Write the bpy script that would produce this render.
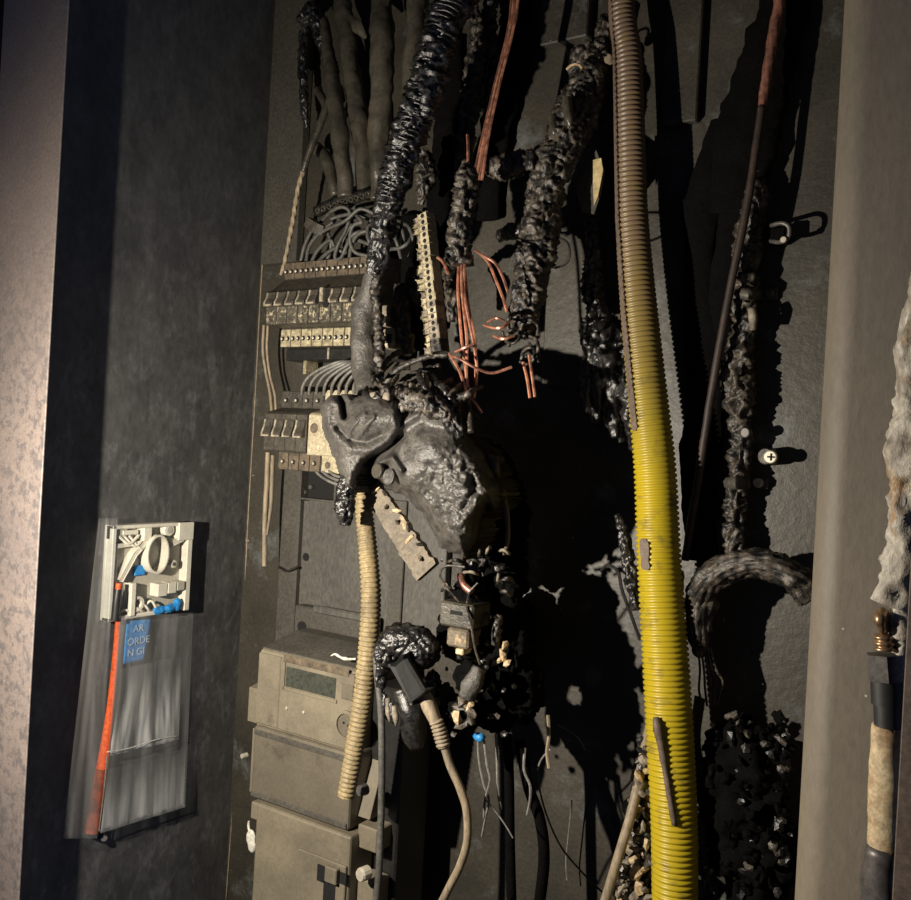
import bpy, bmesh, math, random
import numpy as np
from mathutils import Vector, Matrix, noise

random.seed(7)
for o in list(bpy.data.objects):
    bpy.data.objects.remove(o)
SC = bpy.context.scene
COL = SC.collection

# ------------------------------------------------------------------ camera
Z0 = 1.40                      # eye height above the ground
CAM = Vector((0.0, -0.90, Z0))
FPX, YAW, ROLL = 880.0, math.radians(32.6), math.atan(50 / 900)
FW = Vector((-math.sin(YAW), math.cos(YAW), 0))
RT = Vector((math.cos(YAW), math.sin(YAW), 0))
UP = Vector((0, 0, 1))
cd = bpy.data.cameras.new('camera')
cd.sensor_fit = 'HORIZONTAL'; cd.sensor_width = 36.0; cd.lens = FPX * 36 / 911
cd.clip_start = 0.02
cam = bpy.data.objects.new('camera', cd); COL.objects.link(cam)
cr = RT * math.cos(ROLL) + UP * math.sin(ROLL)
cu = -RT * math.sin(ROLL) + UP * math.cos(ROLL)
M = Matrix((cr, cu, -FW)).transposed().to_4x4(); M.translation = CAM
cam.matrix_world = M
SC.camera = cam

# ------------------------------------------------------------------ light
wd = bpy.data.worlds.new('world'); SC.world = wd; wd.use_nodes = True
bg = wd.node_tree.nodes['Background']
bg.inputs[0].default_value = (0.30, 0.45, 1.0, 1); bg.inputs[1].default_value = 0.035
ld = bpy.data.lights.new('torch', 'SPOT')
ld.energy = 36.0; ld.color = (1.0, 0.90, 0.76); ld.shadow_soft_size = 0.006
ld.spot_size = math.radians(158); ld.spot_blend = 1.0
torch = bpy.data.objects.new('torch', ld); COL.objects.link(torch)
torch.location = (-0.65, -0.70, Z0 - 0.06)
aim = Vector((-0.52, 0.0, Z0 - 0.17)) - torch.location
torch.rotation_euler = aim.to_track_quat('-Z', 'Y').to_euler()
# added cool fill lamp, far to the side, tints the left wall blue
dd = bpy.data.lights.new('cool_fill', 'AREA'); dd.shape = 'RECTANGLE'; dd.size = 0.9; dd.size_y = 1.9
dd.energy = 12.0; dd.color = (0.42, 0.58, 1.0)
fill_obj = bpy.data.objects.new('cool_fill', dd); COL.objects.link(fill_obj)
fill_obj.location = (2.6, -1.30, Z0 - 0.2)
fill_obj.rotation_euler = (Vector((-0.92, -0.30, Z0 - 0.1)) - fill_obj.location).to_track_quat('-Z', 'Y').to_euler()
vs = SC.view_settings
vs.view_transform = 'Standard'; vs.look = 'None'; vs.exposure = 0.0; vs.gamma = 1.0
vs.use_curve_mapping = False

# ------------------------------------------------------------------ layout helpers
def ray(px, py):
    dx, dy = px - 455.5, 450 - py
    u = dx * math.cos(ROLL) - dy * math.sin(ROLL)
    v = dx * math.sin(ROLL) + dy * math.cos(ROLL)
    return FW + RT * (u / FPX) + UP * (v / FPX)
def W(px, py, Y):              # point of the plane y = Y
    d = ray(px, py); return CAM + d * ((Y - CAM.y) / d.y)
def WX(px, py, X):             # point of the plane x = X
    d = ray(px, py); return CAM + d * ((X - CAM.x) / d.x)
def MP(px, py, Y):             # metres per pixel at that point
    return (W(px, py, Y) - CAM).dot(FW) / FPX

XL, XR = -0.923, -0.085
ZB, ZT = Z0 - .80, Z0 + .80

# ------------------------------------------------------------------ materials
MATS = {}
def mat(name, col, col2=None, scale=20, rough=0.7, metal=0.0, bump=0.0, bscale=120,
        lo=0.35, hi=0.65, stretch=(1, 1, 1), specks=0.0, spec=0.5, col3=None, scale3=6, lo3=.5, hi3=.62, spscale=70, grime=.45, gscale=260, zfade=None, sprad=.07, bdist=.002):
    m = bpy.data.materials.new(name); m.use_nodes = True
    nt = m.node_tree; N = nt.nodes; L = nt.links
    p = N['Principled BSDF']
    p.inputs['Roughness'].default_value = rough; p.inputs['Metallic'].default_value = metal
    p.inputs['Specular IOR Level'].default_value = spec
    tc = N.new('ShaderNodeTexCoord')
    mp = N.new('ShaderNodeMapping'); mp.inputs['Scale'].default_value = stretch
    geo = N.new('ShaderNodeNewGeometry'); L.new(geo.outputs['Position'], mp.inputs[0])
    out = None
    def ramp(src, a, b):
        r = N.new('ShaderNodeMapRange'); r.inputs[1].default_value = a; r.inputs[2].default_value = b
        L.new(src, r.inputs[0]); return r.outputs[0]
    def mix(f, A, B):
        x = N.new('ShaderNodeMix'); x.data_type = 'RGBA'
        L.new(f, x.inputs[0])
        for s, i in ((A, 6), (B, 7)):
            if isinstance(s, tuple): x.inputs[i].default_value = (*s, 1)
            else: L.new(s, x.inputs[i])
        return x.outputs[2]
    def nz(sc, det=6, rgh=.6):
        n = N.new('ShaderNodeTexNoise'); n.inputs['Scale'].default_value = sc
        n.inputs['Detail'].default_value = det; n.inputs['Roughness'].default_value = rgh
        L.new(mp.outputs[0], n.inputs[0]); return n.outputs[0]
    out = col
    if col2: out = mix(ramp(nz(scale), lo, hi), out, col2)
    if col3:
        f3 = ramp(nz(scale3, 8, .7), lo3, hi3)
        if zfade:
            sz = N.new('ShaderNodeSeparateXYZ'); L.new(tc.outputs['Object'], sz.inputs[0])
            k = N.new('ShaderNodeMath'); k.operation = 'MULTIPLY'; L.new(f3, k.inputs[0]); L.new(ramp(sz.outputs[2], zfade[0], zfade[1]), k.inputs[1]); f3 = k.outputs[0]
        out = mix(f3, out, col3)
    if grime:
        gq = N.new('ShaderNodeMapRange'); gq.inputs[1].default_value = .32; gq.inputs[2].default_value = .68
        gq.inputs[3].default_value = 1 - grime; gq.inputs[4].default_value = 1 + grime * .55
        L.new(nz(gscale, 4, .75), gq.inputs[0])
        x = N.new('ShaderNodeVectorMath'); x.operation = 'SCALE'; L.new(gq.outputs[0], x.inputs[3])
        if isinstance(out, tuple): x.inputs[0].default_value = out
        else: L.new(out, x.inputs[0])
        out = x.outputs[0]
    if specks:
        v = N.new('ShaderNodeTexVoronoi'); v.inputs['Scale'].default_value = spscale
        L.new(tc.outputs['Object'], v.inputs[0])
        a = ramp(v.outputs['Distance'], sprad, sprad * .4)
        w = N.new('ShaderNodeSeparateColor'); L.new(v.outputs['Color'], w.inputs[0])
        b = ramp(w.outputs[0], 1 - specks, 1 - specks + .01)
        k = N.new('ShaderNodeMath'); k.operation = 'MULTIPLY'; L.new(a, k.inputs[0]); L.new(b, k.inputs[1])
        out = mix(k.outputs[0], out, (.55, .5, .42))
    if isinstance(out, tuple): p.inputs['Base Color'].default_value = (*out, 1)
    else: L.new(out, p.inputs['Base Color'])
    if bump:
        b = N.new('ShaderNodeBump'); b.inputs['Strength'].default_value = bump; b.inputs['Distance'].default_value = bdist
        L.new(nz(bscale, 5, .65), b.inputs['Height']); L.new(b.outputs[0], p.inputs['Normal'])
    MATS[name] = m; return m

mat('panel_paint', (.056, .049, .036), (.034, .031, .024), 16, .48, bump=.4, bscale=90, specks=.07, col3=(.115, .122, .118), scale3=10, lo3=.55, hi3=.66, grime=.35)
mat('wall_paint', (.076, .075, .072), (.046, .046, .046), 24, .62, bump=.25, bscale=130, stretch=(1, 1, .6), lo=.36, hi=.66, specks=.16, sprad=.09, spscale=60, col3=(.16, .16, .16), scale3=45, lo3=.52, hi3=.78, zfade=(.40, .02), grime=.3, gscale=120)
mat('frame_paint', (.30, .245, .215), (.24, .20, .185), 9, .55, bump=.3, bscale=110, specks=.08, col3=(.165, .145, .14), scale3=95, lo3=.48, hi3=.58, zfade=(.26, .02), grime=.2)
mat('post_paint', (.20, .168, .122), (.155, .135, .105), 7, .62, bump=.25, bscale=60, stretch=(1, 1, .4), specks=.08, grime=.15)
mat('flange_paint', (.16, .115, .085), (.12, .09, .07), 12, .6, bump=.1)
mat('char', (.026, .024, .022), (.005, .005, .005), 110, .34, bump=.5, bscale=330, bdist=.0015, spec=.9, lo=.44, hi=.58)
mat('char_brown', (.100, .082, .062), (.012, .011, .010), 110, .46, bump=.5, bscale=330, bdist=.0015, spec=.6, lo=.42, hi=.58, col3=(.007, .007, .007), scale3=50, lo3=.52, hi3=.60)
mat('char_and_shade', (.0035, .0033, .003), (.002, .002, .002), 40, .9, bump=.6, bscale=150, spec=.08)  # matt black for charred parts and for shapes standing in for shade
mat('soot_plastic', (.112, .104, .092), (.066, .062, .056), 34, .36, bump=.7, bscale=180, bdist=.003, col3=(.042, .039, .035), scale3=30, lo3=.54, hi3=.66, grime=.4)
mat('blistered_plastic', (.105, .098, .087), (.045, .042, .038), 70, .34, bump=.6, bscale=260, bdist=.002, spec=.6, lo=.40, hi=.62)
mat('soot_cable', (.088, .078, .058), (.040, .036, .028), 30, .32, bump=.4, bscale=110, grime=.3)
mat('grey_cable', (.115, .112, .100), (.07, .068, .06), 40, .5, bump=.1, bscale=90)
mat('pale_cable', (.24, .23, .21), (.15, .145, .135), 40, .45)
mat('black_cable', (.022, .022, .022), (.035, .034, .033), 40, .45)
mat('beige_cable', (.36, .28, .18), (.20, .165, .12), 25, .6, bump=.2, bscale=90, stretch=(1, 1, .3))
mat('cream_conduit', (.33, .255, .13), (.20, .155, .085), 22, .55, bump=.1)
mat('copper', (.90, .42, .26), (.30, .12, .08), 110, .32, metal=.6, grime=.3, lo=.42, hi=.64)
mat('dark_copper', (.55, .25, .17), (.18, .09, .07), 60, .4, metal=.55)
mat('breaker_plastic', (.085, .075, .058), (.045, .040, .032), 90, .5, bump=.4, bscale=220)
mat('breaker_label', (.12, .105, .075), (.035, .031, .024), 170, .6, col3=(.50, .44, .29), scale3=190, lo3=.53, hi3=.62)
mat('terminal_cream', (.55, .48, .31), (.20, .17, .10), 120, .6, bump=.4, bscale=220)
mat('terminal_brown', (.17, .13, .085), (.075, .06, .042), 90, .6, bump=.3)
mat('screw_steel', (.80, .74, .60), (.6, .55, .44), 80, .45, metal=.4, grime=.2)
mat('hole_black', (.006, .006, .006), None, rough=.9)
mat('breaker_lever', (.48, .42, .31), (.20, .175, .13), 120, .45)
mat('cream_plastic', (.50, .44, .30), (.36, .31, .20), 60, .55, bump=.2)
mat('meter_plastic', (.225, .195, .138), (.150, .130, .094), 16, .5, bump=.15, bscale=110, col3=(.10, .088, .068), scale3=24, lo3=.60, hi3=.74, grime=.16)
mat('meter_cover', (.155, .135, .100), (.115, .10, .077), 14, .38, bump=.12, bscale=110, col3=(.075, .066, .052), scale3=20, lo3=.56, hi3=.72, grime=.16)
mat('meter_top', (.10, .092, .074), (.065, .06, .05), 20, .6, bump=.2)
mat('lcd', (.062, .066, .052), (.05, .053, .043), 20, .3)
mat('white_seal', (.80, .78, .68), (.6, .57, .48), 60, .4)
mat('plate_paint', (.105, .100, .086), (.080, .076, .067), 14, .5, bump=.2, bscale=80, stretch=(1, 1, .4))
mat('trunk_paint', (.078, .072, .058), (.060, .056, .046), 18, .55)
mat('box_plastic', (.66, .63, .52), (.54, .51, .42), 30, .5, grime=.12)
mat('box_inner', (.42, .395, .32), (.34, .32, .26), 30, .55, grime=.15)
mat('blue', (.02, .20, .52), (.03, .26, .60), 60, .5)
mat('ink_white', (.45, .62, .75), None, rough=.6)
mat('orange', (.85, .13, .03), (.60, .08, .02), 18, .5)
mat('orange_soot', (.42, .075, .02), (.09, .03, .02), 22, .5, lo=.38, hi=.62)
mat('black_plastic', (.014, .014, .013), (.022, .021, .02), 30, .4)
mat('black_gloss', (.024, .025, .024), (.016, .016, .016), 20, .5, grime=.3)
mat('board', (.17, .135, .085), (.09, .072, .05), 50, .6, bump=.6, col3=(.50, .34, .18), scale3=34, lo3=.60, hi3=.66, grime=.5)
mat('ash', (.34, .29, .22), (.10, .085, .065), 60, .7, bump=.5)
mat('bone', (.70, .58, .36), (.42, .28, .15), 60, .6, bump=.3)
mat('plaster', (.62, .58, .49), (.26, .22, .17), 75, .6, bump=1.0, bscale=130, col3=(.40, .26, .13), scale3=60, lo3=.56, hi3=.64, stretch=(1, 1, .6))
mat('brass', (.55, .36, .20), (.30, .19, .11), 50, .35, metal=.7)
mat('nut_grey', (.14, .13, .12), (.10, .09, .085), 50, .4, metal=.3)
mat('shaded_copper', (.045, .026, .018), (.02, .014, .011), 60, .6)  # dark copper tone for the cable length in shade
mat('dark_masonry', (.018, .017, .017), (.010, .010, .010), 20, .9, bump=.5, bscale=60)
mat('peel', (.62, .50, .26), (.40, .31, .15), 60, .6)

def film_mat(name, dens, lo, hi, grad=False):
    m = bpy.data.materials.new(name); m.use_nodes = True
    nt = m.node_tree; N = nt.nodes; L = nt.links
    for n in list(N): N.remove(n)
    out = N.new('ShaderNodeOutputMaterial'); tr = N.new('ShaderNodeBsdfTransparent')
    tr.inputs[0].default_value = (.93, .94, .95, 1)
    pr = N.new('ShaderNodeBsdfPrincipled')
    pr.inputs['Base Color'].default_value = (.75, .73, .68, 1); pr.inputs['Roughness'].default_value = .28
    tc = N.new('ShaderNodeTexCoord'); mp = N.new('ShaderNodeMapping'); mp.inputs['Scale'].default_value = (1, 1, .09)
    n = N.new('ShaderNodeTexNoise'); n.inputs['Scale'].default_value = 60; n.inputs['Detail'].default_value = 3
    r = N.new('ShaderNodeMapRange'); r.inputs[1].default_value = lo; r.inputs[2].default_value = hi
    r.inputs[3].default_value = .05; r.inputs[4].default_value = dens
    L.new(tc.outputs['Object'], mp.inputs[0]); L.new(mp.outputs[0], n.inputs[0]); L.new(n.outputs[0], r.inputs[0])
    fac = r.outputs[0]
    if grad:      # film gathered and doubled towards its lower seam
        sp = N.new('ShaderNodeSeparateXYZ'); L.new(tc.outputs['Generated'], sp.inputs[0])
        g = N.new('ShaderNodeMapRange'); g.interpolation_type = 'SMOOTHSTEP'
        for i_, v_ in enumerate((.05, .95, 1.0, .06)): g.inputs[i_ + 1].default_value = v_
        L.new(sp.outputs[2], g.inputs[0])
        k = N.new('ShaderNodeMath'); k.operation = 'MULTIPLY'; L.new(fac, k.inputs[0]); L.new(g.outputs[0], k.inputs[1]); fac = k.outputs[0]
    mx = N.new('ShaderNodeMixShader'); L.new(fac, mx.inputs[0]); L.new(tr.outputs[0], mx.inputs[1]); L.new(pr.outputs[0], mx.inputs[2])
    L.new(mx.outputs[0], out.inputs[0]); MATS[name] = m
film_mat('film', .85, .36, .66, True)
film_mat('film_thin', .12, .42, .72)

def hose_mat(name):   # yellow pipe, sooted and browned above the height the flames reached
    m = bpy.data.materials.new(name); m.use_nodes = True
    nt = m.node_tree; N = nt.nodes; L = nt.links; p = N['Principled BSDF']; p.inputs['Roughness'].default_value = .38
    g = N.new('ShaderNodeNewGeometry'); s = N.new('ShaderNodeSeparateXYZ'); L.new(g.outputs['Position'], s.inputs[0])
    n = N.new('ShaderNodeTexNoise'); n.inputs['Scale'].default_value = 22; n.inputs['Detail'].default_value = 6; L.new(g.outputs['Position'], n.inputs[0])
    a = N.new('ShaderNodeMath'); a.operation = 'MULTIPLY_ADD'; a.inputs[1].default_value = .10; L.new(n.outputs[0], a.inputs[0]); L.new(s.outputs[2], a.inputs[2])
    z = lambda py: W(640, py, -.10).z + .05
    r = N.new('ShaderNodeMapRange'); r.inputs[1].default_value = z(930); r.inputs[2].default_value = z(-20); L.new(a.outputs[0], r.inputs[0])
    c = N.new('ShaderNodeValToRGB'); e = c.color_ramp.elements
    e[0].position = 0; e[0].color = (.44, .335, .014, 1)
    e[1].position = 1; e[1].color = (.165, .115, .082, 1)
    for pos, col in ((.47, (.46, .35, .016)), (.535, (.34, .26, .03)), (.63, (.235, .17, .05)), (.74, (.185, .13, .075))):
        k = e.new(pos); k.color = (*col, 1)
    L.new(r.outputs[0], c.inputs[0])
    n2 = N.new('ShaderNodeTexNoise'); n2.inputs['Scale'].default_value = 60; n2.inputs['Detail'].default_value = 5; L.new(g.outputs['Position'], n2.inputs[0])
    r2 = N.new('ShaderNodeMapRange'); r2.inputs[1].default_value = .56; r2.inputs[2].default_value = .75; L.new(n2.outputs[0], r2.inputs[0])
    mx = N.new('ShaderNodeMix'); mx.data_type = 'RGBA'; L.new(r2.outputs[0], mx.inputs[0]); L.new(c.outputs[0], mx.inputs[6]); mx.inputs[7].default_value = (.20, .15, .035, 1)
    L.new(mx.outputs[2], p.inputs['Base Color']); MATS[name] = m
hose_mat('yellow_hose')

# ------------------------------------------------------------------ object helpers
def tag(o, label=None, cat=None, group=None, kind=None):
    if label: o['label'] = label
    if cat: o['category'] = cat
    if group: o['group'] = group
    if kind: o['kind'] = kind
    return o
def thing(name, label, cat, loc, group=None):
    o = bpy.data.objects.new(name, None); COL.objects.link(o)
    o.empty_display_size = .02; o.location = loc
    return tag(o, label, cat, group)
def wloc(o):
    v = Vector(o.location)
    return v + (wloc(o.parent) if o.parent else Vector())
def mk(name, verts, faces, m, parent=None, smooth=True, label=None):
    """one mesh object; verts are world coordinates"""
    c = sum((Vector(v) for v in verts), Vector()) / len(verts)
    me = bpy.data.meshes.new(name)
    me.from_pydata([tuple(Vector(v) - c) for v in verts], [], faces)
    if smooth: me.shade_smooth()
    me.materials.append(MATS[m])
    o = bpy.data.objects.new(name, me); COL.objects.link(o)
    o.parent = parent
    o.location = c - (wloc(parent) if parent else Vector())
    if label: o['label'] = label
    return o
def from_bm(name, bm, m, parent=None, smooth=False, label=None):
    bm.verts.ensure_lookup_table()
    for i, v in enumerate(bm.verts): v.index = i
    vs_ = [v.co.copy() for v in bm.verts]; fs = [[v.index for v in f.verts] for f in bm.faces]
    bm.free()
    return mk(name, vs_, fs, m, parent, smooth, label)
def struct(o): o['kind'] = 'structure'; return o

def box_bm(x0, x1, y0, y1, z0, z1, bev=.001, seg=1, bm=None):
    b = bm or bmesh.new()
    r = bmesh.ops.create_cube(b, size=1)
    for v in r['verts']:
        v.co = Vector(((x0 + x1) / 2 + v.co.x * (x1 - x0), (y0 + y1) / 2 + v.co.y * (y1 - y0), (z0 + z1) / 2 + v.co.z * (z1 - z0)))
    if bev:
        es = list({e for v in r['verts'] for e in v.link_edges})
        bmesh.ops.bevel(b, geom=es, offset=bev, segments=seg, affect='EDGES', profile=.5)
    return b
def box(name, x0, x1, y0, y1, z0, z1, m, parent=None, bev=.001, seg=1, label=None):
    return from_bm(name, box_bm(min(x0, x1), max(x0, x1), min(y0, y1), max(y0, y1), min(z0, z1), max(z0, z1), bev, seg), m, parent, False, label)
def pbox(name, pl, pr, pt, pb, yf, yb, m, parent=None, bev=.001, label=None):
    """box whose front face (plane y=yf) spans these pixels"""
    cx, cy = (pl + pr) / 2, (pt + pb) / 2
    return box(name, W(pl, cy, yf).x, W(pr, cy, yf).x, yf, yb, W(cx, pb, yf).z, W(cx, pt, yf).z, m, parent, bev, 1, label)
def prism(name, prof, x0, x1, m, parent=None, bev=0, label=None):
    """(y,z) outline extruded along x"""
    b = bmesh.new()
    A = [b.verts.new((x0, y, z)) for y, z in prof]; B = [b.verts.new((x1, y, z)) for y, z in prof]
    n = len(prof); b.faces.new(A); b.faces.new(B[::-1])
    for i in range(n): b.faces.new((A[i], B[i], B[(i + 1) % n], A[(i + 1) % n]))
    bmesh.ops.recalc_face_normals(b, faces=b.faces)
    if bev: bmesh.ops.bevel(b, geom=list(b.edges), offset=bev, segments=1, affect='EDGES')
    return from_bm(name, b, m, parent, False, label)
def disc(name, c, axis, r, h, m, parent=None, n=14, r2=None, inner=0, label=None, head=None):
    """cylinder / ring from c along axis"""
    ax = Vector(axis).normalized(); t = ax.orthogonal().normalized(); s = ax.cross(t)
    r2 = r if r2 is None else r2
    prof = [(0 if not inner else inner, 0), (r, 0), (r, h * .8), (r2 * .85 if not inner else r2, h), (0 if not inner else inner, h)]
    vs_, fs = [], []
    for i in range(n):
        a = 2 * math.pi * i / n; d = t * math.cos(a) + s * math.sin(a)
        for rr, hh in prof: vs_.append(Vector(c) + d * max(rr, 1e-5) + ax * hh)
    k = len(prof)
    for i in range(n):
        j = (i + 1) % n
        for q in range(k if inner else k - 1):
            q2 = (q + 1) % k
            fs.append((i * k + q, j * k + q, j * k + q2, i * k + q2))
    return mk(name, vs_, fs, m, parent, False, label)

def smooth_path(P, R, step):
    P = [np.array(p, float) for p in P]; R = list(R)
    if len(P) == 2: P.insert(1, (P[0] + P[1]) / 2); R.insert(1, (R[0] + R[1]) / 2)
    Q = [2 * P[0] - P[1]] + P + [2 * P[-1] - P[-2]]; RR = [R[0]] + R + [R[-1]]
    pts, rs = [], []
    for i in range(1, len(Q) - 2):
        L = np.linalg.norm(Q[i + 1] - Q[i]); n = max(2, int(L / step * 2))
        for k in range(n):
            t = k / n
            p = .5 * ((2 * Q[i]) + (-Q[i - 1] + Q[i + 1]) * t + (2 * Q[i - 1] - 5 * Q[i] + 4 * Q[i + 1] - Q[i + 2]) * t * t + (-Q[i - 1] + 3 * Q[i] - 3 * Q[i + 1] + Q[i + 2]) * t ** 3)
            pts.append(p); rs.append(RR[i] * (1 - t) + RR[i + 1] * t)
    pts.append(P[-1]); rs.append(R[-1])
    pts = np.array(pts); rs = np.array(rs)
    d = np.concatenate([[0], np.cumsum(np.linalg.norm(np.diff(pts, axis=0), axis=1))])
    n = max(3, int(d[-1] / step) + 1); s = np.linspace(0, d[-1], n)
    return np.stack([np.interp(s, d, pts[:, k]) for k in range(3)], 1), np.interp(s, d, rs), s

def tube_geo(P, R, segs=10, step=.004, amp=0., nsc=60., rib=None, fib=None, flat=1.0, ragged=0., ridged=False):
    """swept tube. rib=(pitch,depth) rings; fib=(count,depth,twist per m) strands; flat squeezes it in y"""
    if rib: step = rib[0] / 6
    pts, rs, s = smooth_path(P, R, step)
    pts = np.concatenate([pts[:1] - (pts[1] - pts[0]) * .02, pts, pts[-1:] + (pts[-1] - pts[-2]) * .02]); rs = np.concatenate([rs[:1], rs, rs[-1:]]); s = np.concatenate([s[:1], s, s[-1:]])
    T = np.gradient(pts, axis=0); T /= np.linalg.norm(T, axis=1)[:, None]
    nrm = np.array(Vector(T[0]).orthogonal().normalized())
    vs_, fs = [], []
    n = len(pts)
    for i in range(n):
        nrm = nrm - T[i] * nrm.dot(T[i]); nrm /= np.linalg.norm(nrm)
        bn = np.cross(T[i], nrm); r0 = rs[i]
        if rib:
            w = (s[i] / rib[0]) % 1.0
            r0 *= 1 + rib[1] * (1 if .25 < w < .75 else (-1 if (w < .1 or w > .9) else 0))
        endt = 1.0
        if i == 0 or i == n - 1: endt = .72
        for k in range(segs):
            a = 2 * math.pi * k / segs
            d = nrm * math.cos(a) + bn * math.sin(a)
            r = r0 * endt
            if fib: r *= 1 + fib[1] * math.sin(fib[0] * a + fib[2] * s[i])
            if amp:
                q = Vector(pts[i] + d * r0); q = Vector((q.x, q.y, q.z * .62)) * nsc
                if ridged: r *= 1 + amp * (.8 * noise.noise(q * .6) + .75 - 2.4 * abs(noise.noise(q)) - .9 * abs(noise.noise(q * 2.1 + Vector((7, 3, 1)))))
                else: r *= 1 + amp * (noise.noise(q) + .55 * noise.noise(q * 2.3 + Vector((7, 3, 1))) + .3 * noise.noise(q * 5.1))
            e = d * r
            if flat != 1: e = e * np.array((1, flat, 1))
            vs_.append(Vector(pts[i] + e))
    for i in range(n - 1):
        for k in range(segs):
            k2 = (k + 1) % segs
            fs.append((i * segs + k, i * segs + k2, (i + 1) * segs + k2, (i + 1) * segs + k))
    fs.append(tuple(range(segs))[::-1]); fs.append(tuple((n - 1) * segs + k for k in range(segs)))
    return vs_, fs
def tube(name, P, R, m, parent=None, label=None, **kw):
    """P: [(px,py,Y)] or vectors; R: radius in metres or list"""
    Q = [p if isinstance(p, Vector) else W(*p) for p in P]
    if not isinstance(R, (list, tuple)): R = [R] * len(Q)
    R = list(R)
    if not isinstance(P[0], Vector) and P[0][1] <= -10:      # runs on up to the cabinet roof
        Q.insert(0, Vector((Q[0].x, Q[0].y * .8, ZT - .012))); R.insert(0, R[0])
    if not isinstance(P[-1], Vector) and P[-1][1] >= 900 and P[-1][2] > -.30:    # runs on down to the cabinet floor
        d_ = (Q[-1] - Q[-2]).normalized() * .05; e_ = Q[-1] + d_; e2 = e_ + Vector((d_.x * .4, d_.y * .4, -.06))
        if e2.z > ZB + .03: Q += [e_, e2]; R += [R[-1]] * 2
        Q.append(Vector((Q[-1].x + d_.x * .1, Q[-1].y, ZB + .014))); R.append(R[-1])
    if m.startswith('char') and kw.get('amp', 0) >= .3 and not kw.get('fib'):
        big = max(R) > .0055
        kw.update(segs=36 if big else 14, step=.0016, nsc=kw.get('nsc', 60) * 2.1, amp=kw['amp'] * 1.15, ridged=True)
    v, f = tube_geo(Q, R, **kw)
    o = mk(name, v, f, m, parent, True, label)
    if not kw.get('amp') and not kw.get('rib') and not kw.get('fib'): o.data.set_sharp_from_angle(angle=math.radians(50))
    return o
def wire(name, label, cat, P, R, m, group=None, **kw):
    return tag(tube(name, P, R, m, **kw), label, cat, group)

def blob_geo(els, voxel=.003, amp=.0, nsc=40., fine=0., fsc=150., tubes=()):
    """union of ellipsoids (centre, (rx,ry,rz)) and tubes, remeshed to one skin and roughened"""
    b = bmesh.new()
    for c, r in els:
        x = bmesh.ops.create_icosphere(b, subdivisions=3, radius=1)
        for v in x['verts']: v.co = Vector(c) + Vector((v.co.x * r[0], v.co.y * r[1], v.co.z * r[2]))
    for P, R, kw in tubes:
        Q = [p if isinstance(p, Vector) else W(*p) for p in P]
        if not isinstance(R, (list, tuple)): R = [R] * len(Q)
        v, f = tube_geo(Q, R, **kw); vv = [b.verts.new(q) for q in v]
        for q in f: b.faces.new([vv[k] for k in q])
    me = bpy.data.meshes.new('tmp'); b.to_mesh(me); b.free()
    o = bpy.data.objects.new('tmp', me); COL.objects.link(o)
    md = o.modifiers.new('r', 'REMESH'); md.mode = 'VOXEL'; md.voxel_size = voxel
    sm = o.modifiers.new('s', 'SMOOTH'); sm.iterations = 5; sm.factor = .5
    ev = o.evaluated_get(bpy.context.evaluated_depsgraph_get()); em = ev.to_mesh()
    V = [v.co.copy() for v in em.vertices]; NN = [v.normal.copy() for v in em.vertices]
    F = [tuple(p.vertices) for p in em.polygons]
    ev.to_mesh_clear(); bpy.data.objects.remove(o); bpy.data.meshes.remove(me)
    if amp or fine:
        for i, v in enumerate(V):
            q = v * nsc
            d = amp * (noise.noise(q) + .5 * noise.noise(q * 2.1))
            if fine:
                q = v * fsc; d += fine * (.6 - 2.2 * abs(noise.noise(q)) + .5 * noise.noise(q * 2.2))
            V[i] = v + NN[i] * d
    return V, F
def EL(px, py, Y, rpx, rpz, ry):
    k = MP(px, py, Y); return (W(px, py, Y), (rpx * k, ry, rpz * k))
def blob(name, els, m, parent=None, label=None, **kw):
    v, f = blob_geo(els, **kw); return mk(name, v, f, m, parent, True, label)
def chunk_geo(c, r, seed, sub=1, squash=(1, 1, 1)):
    b = bmesh.new(); bmesh.ops.create_icosphere(b, subdivisions=sub, radius=1)
    rn = random.Random(seed); off = Vector((rn.random() * 50, rn.random() * 50, rn.random() * 50))
    rot = Matrix.Rotation(rn.random() * 6.28, 3, Vector((rn.random() - .5, rn.random() - .5, rn.random() - .5)).normalized())
    V = []
    for v in b.verts:
        k = 1 + .55 * noise.noise(v.co * 1.4 + off)
        q = rot @ Vector((v.co.x * squash[0], v.co.y * squash[1], v.co.z * squash[2])) * (k * r)
        V.append(Vector(c) + q)
    for i, v in enumerate(b.verts): v.index = i
    F = [[v.index for v in f.verts] for f in b.faces]; b.free()
    return V, F
def joined(name, parts, m, parent=None, smooth=False, label=None):
    V, F = [], []
    for v, f in parts:
        n = len(V); V += v; F += [tuple(i + n for i in q) for q in f]
    return mk(name, V, F, m, parent, smooth, label)

# ================================================================== THE CABINET
struct(box('wall_back', XL - .01, XR + .02, 0, .012, ZB, ZT, 'panel_paint', bev=0))['label'] = 'sooty dark steel back panel of the burnt cabinet'
struct(box('wall_left', XL - .004, XL, -.357, 0, ZB, ZT, 'wall_paint', bev=0))['label'] = 'soot-blackened steel side wall of the cabinet'
struct(box('wall_right', XR, XR + .004, -.32, 0, ZB, ZT, 'panel_paint', bev=0))
struct(box('floor', XL, XR, -.33, 0, ZB, ZB + .004, 'panel_paint', bev=0))
struct(box('ceiling', XL, XR, -.33, 0, ZT - .004, ZT, 'panel_paint', bev=0))
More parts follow.
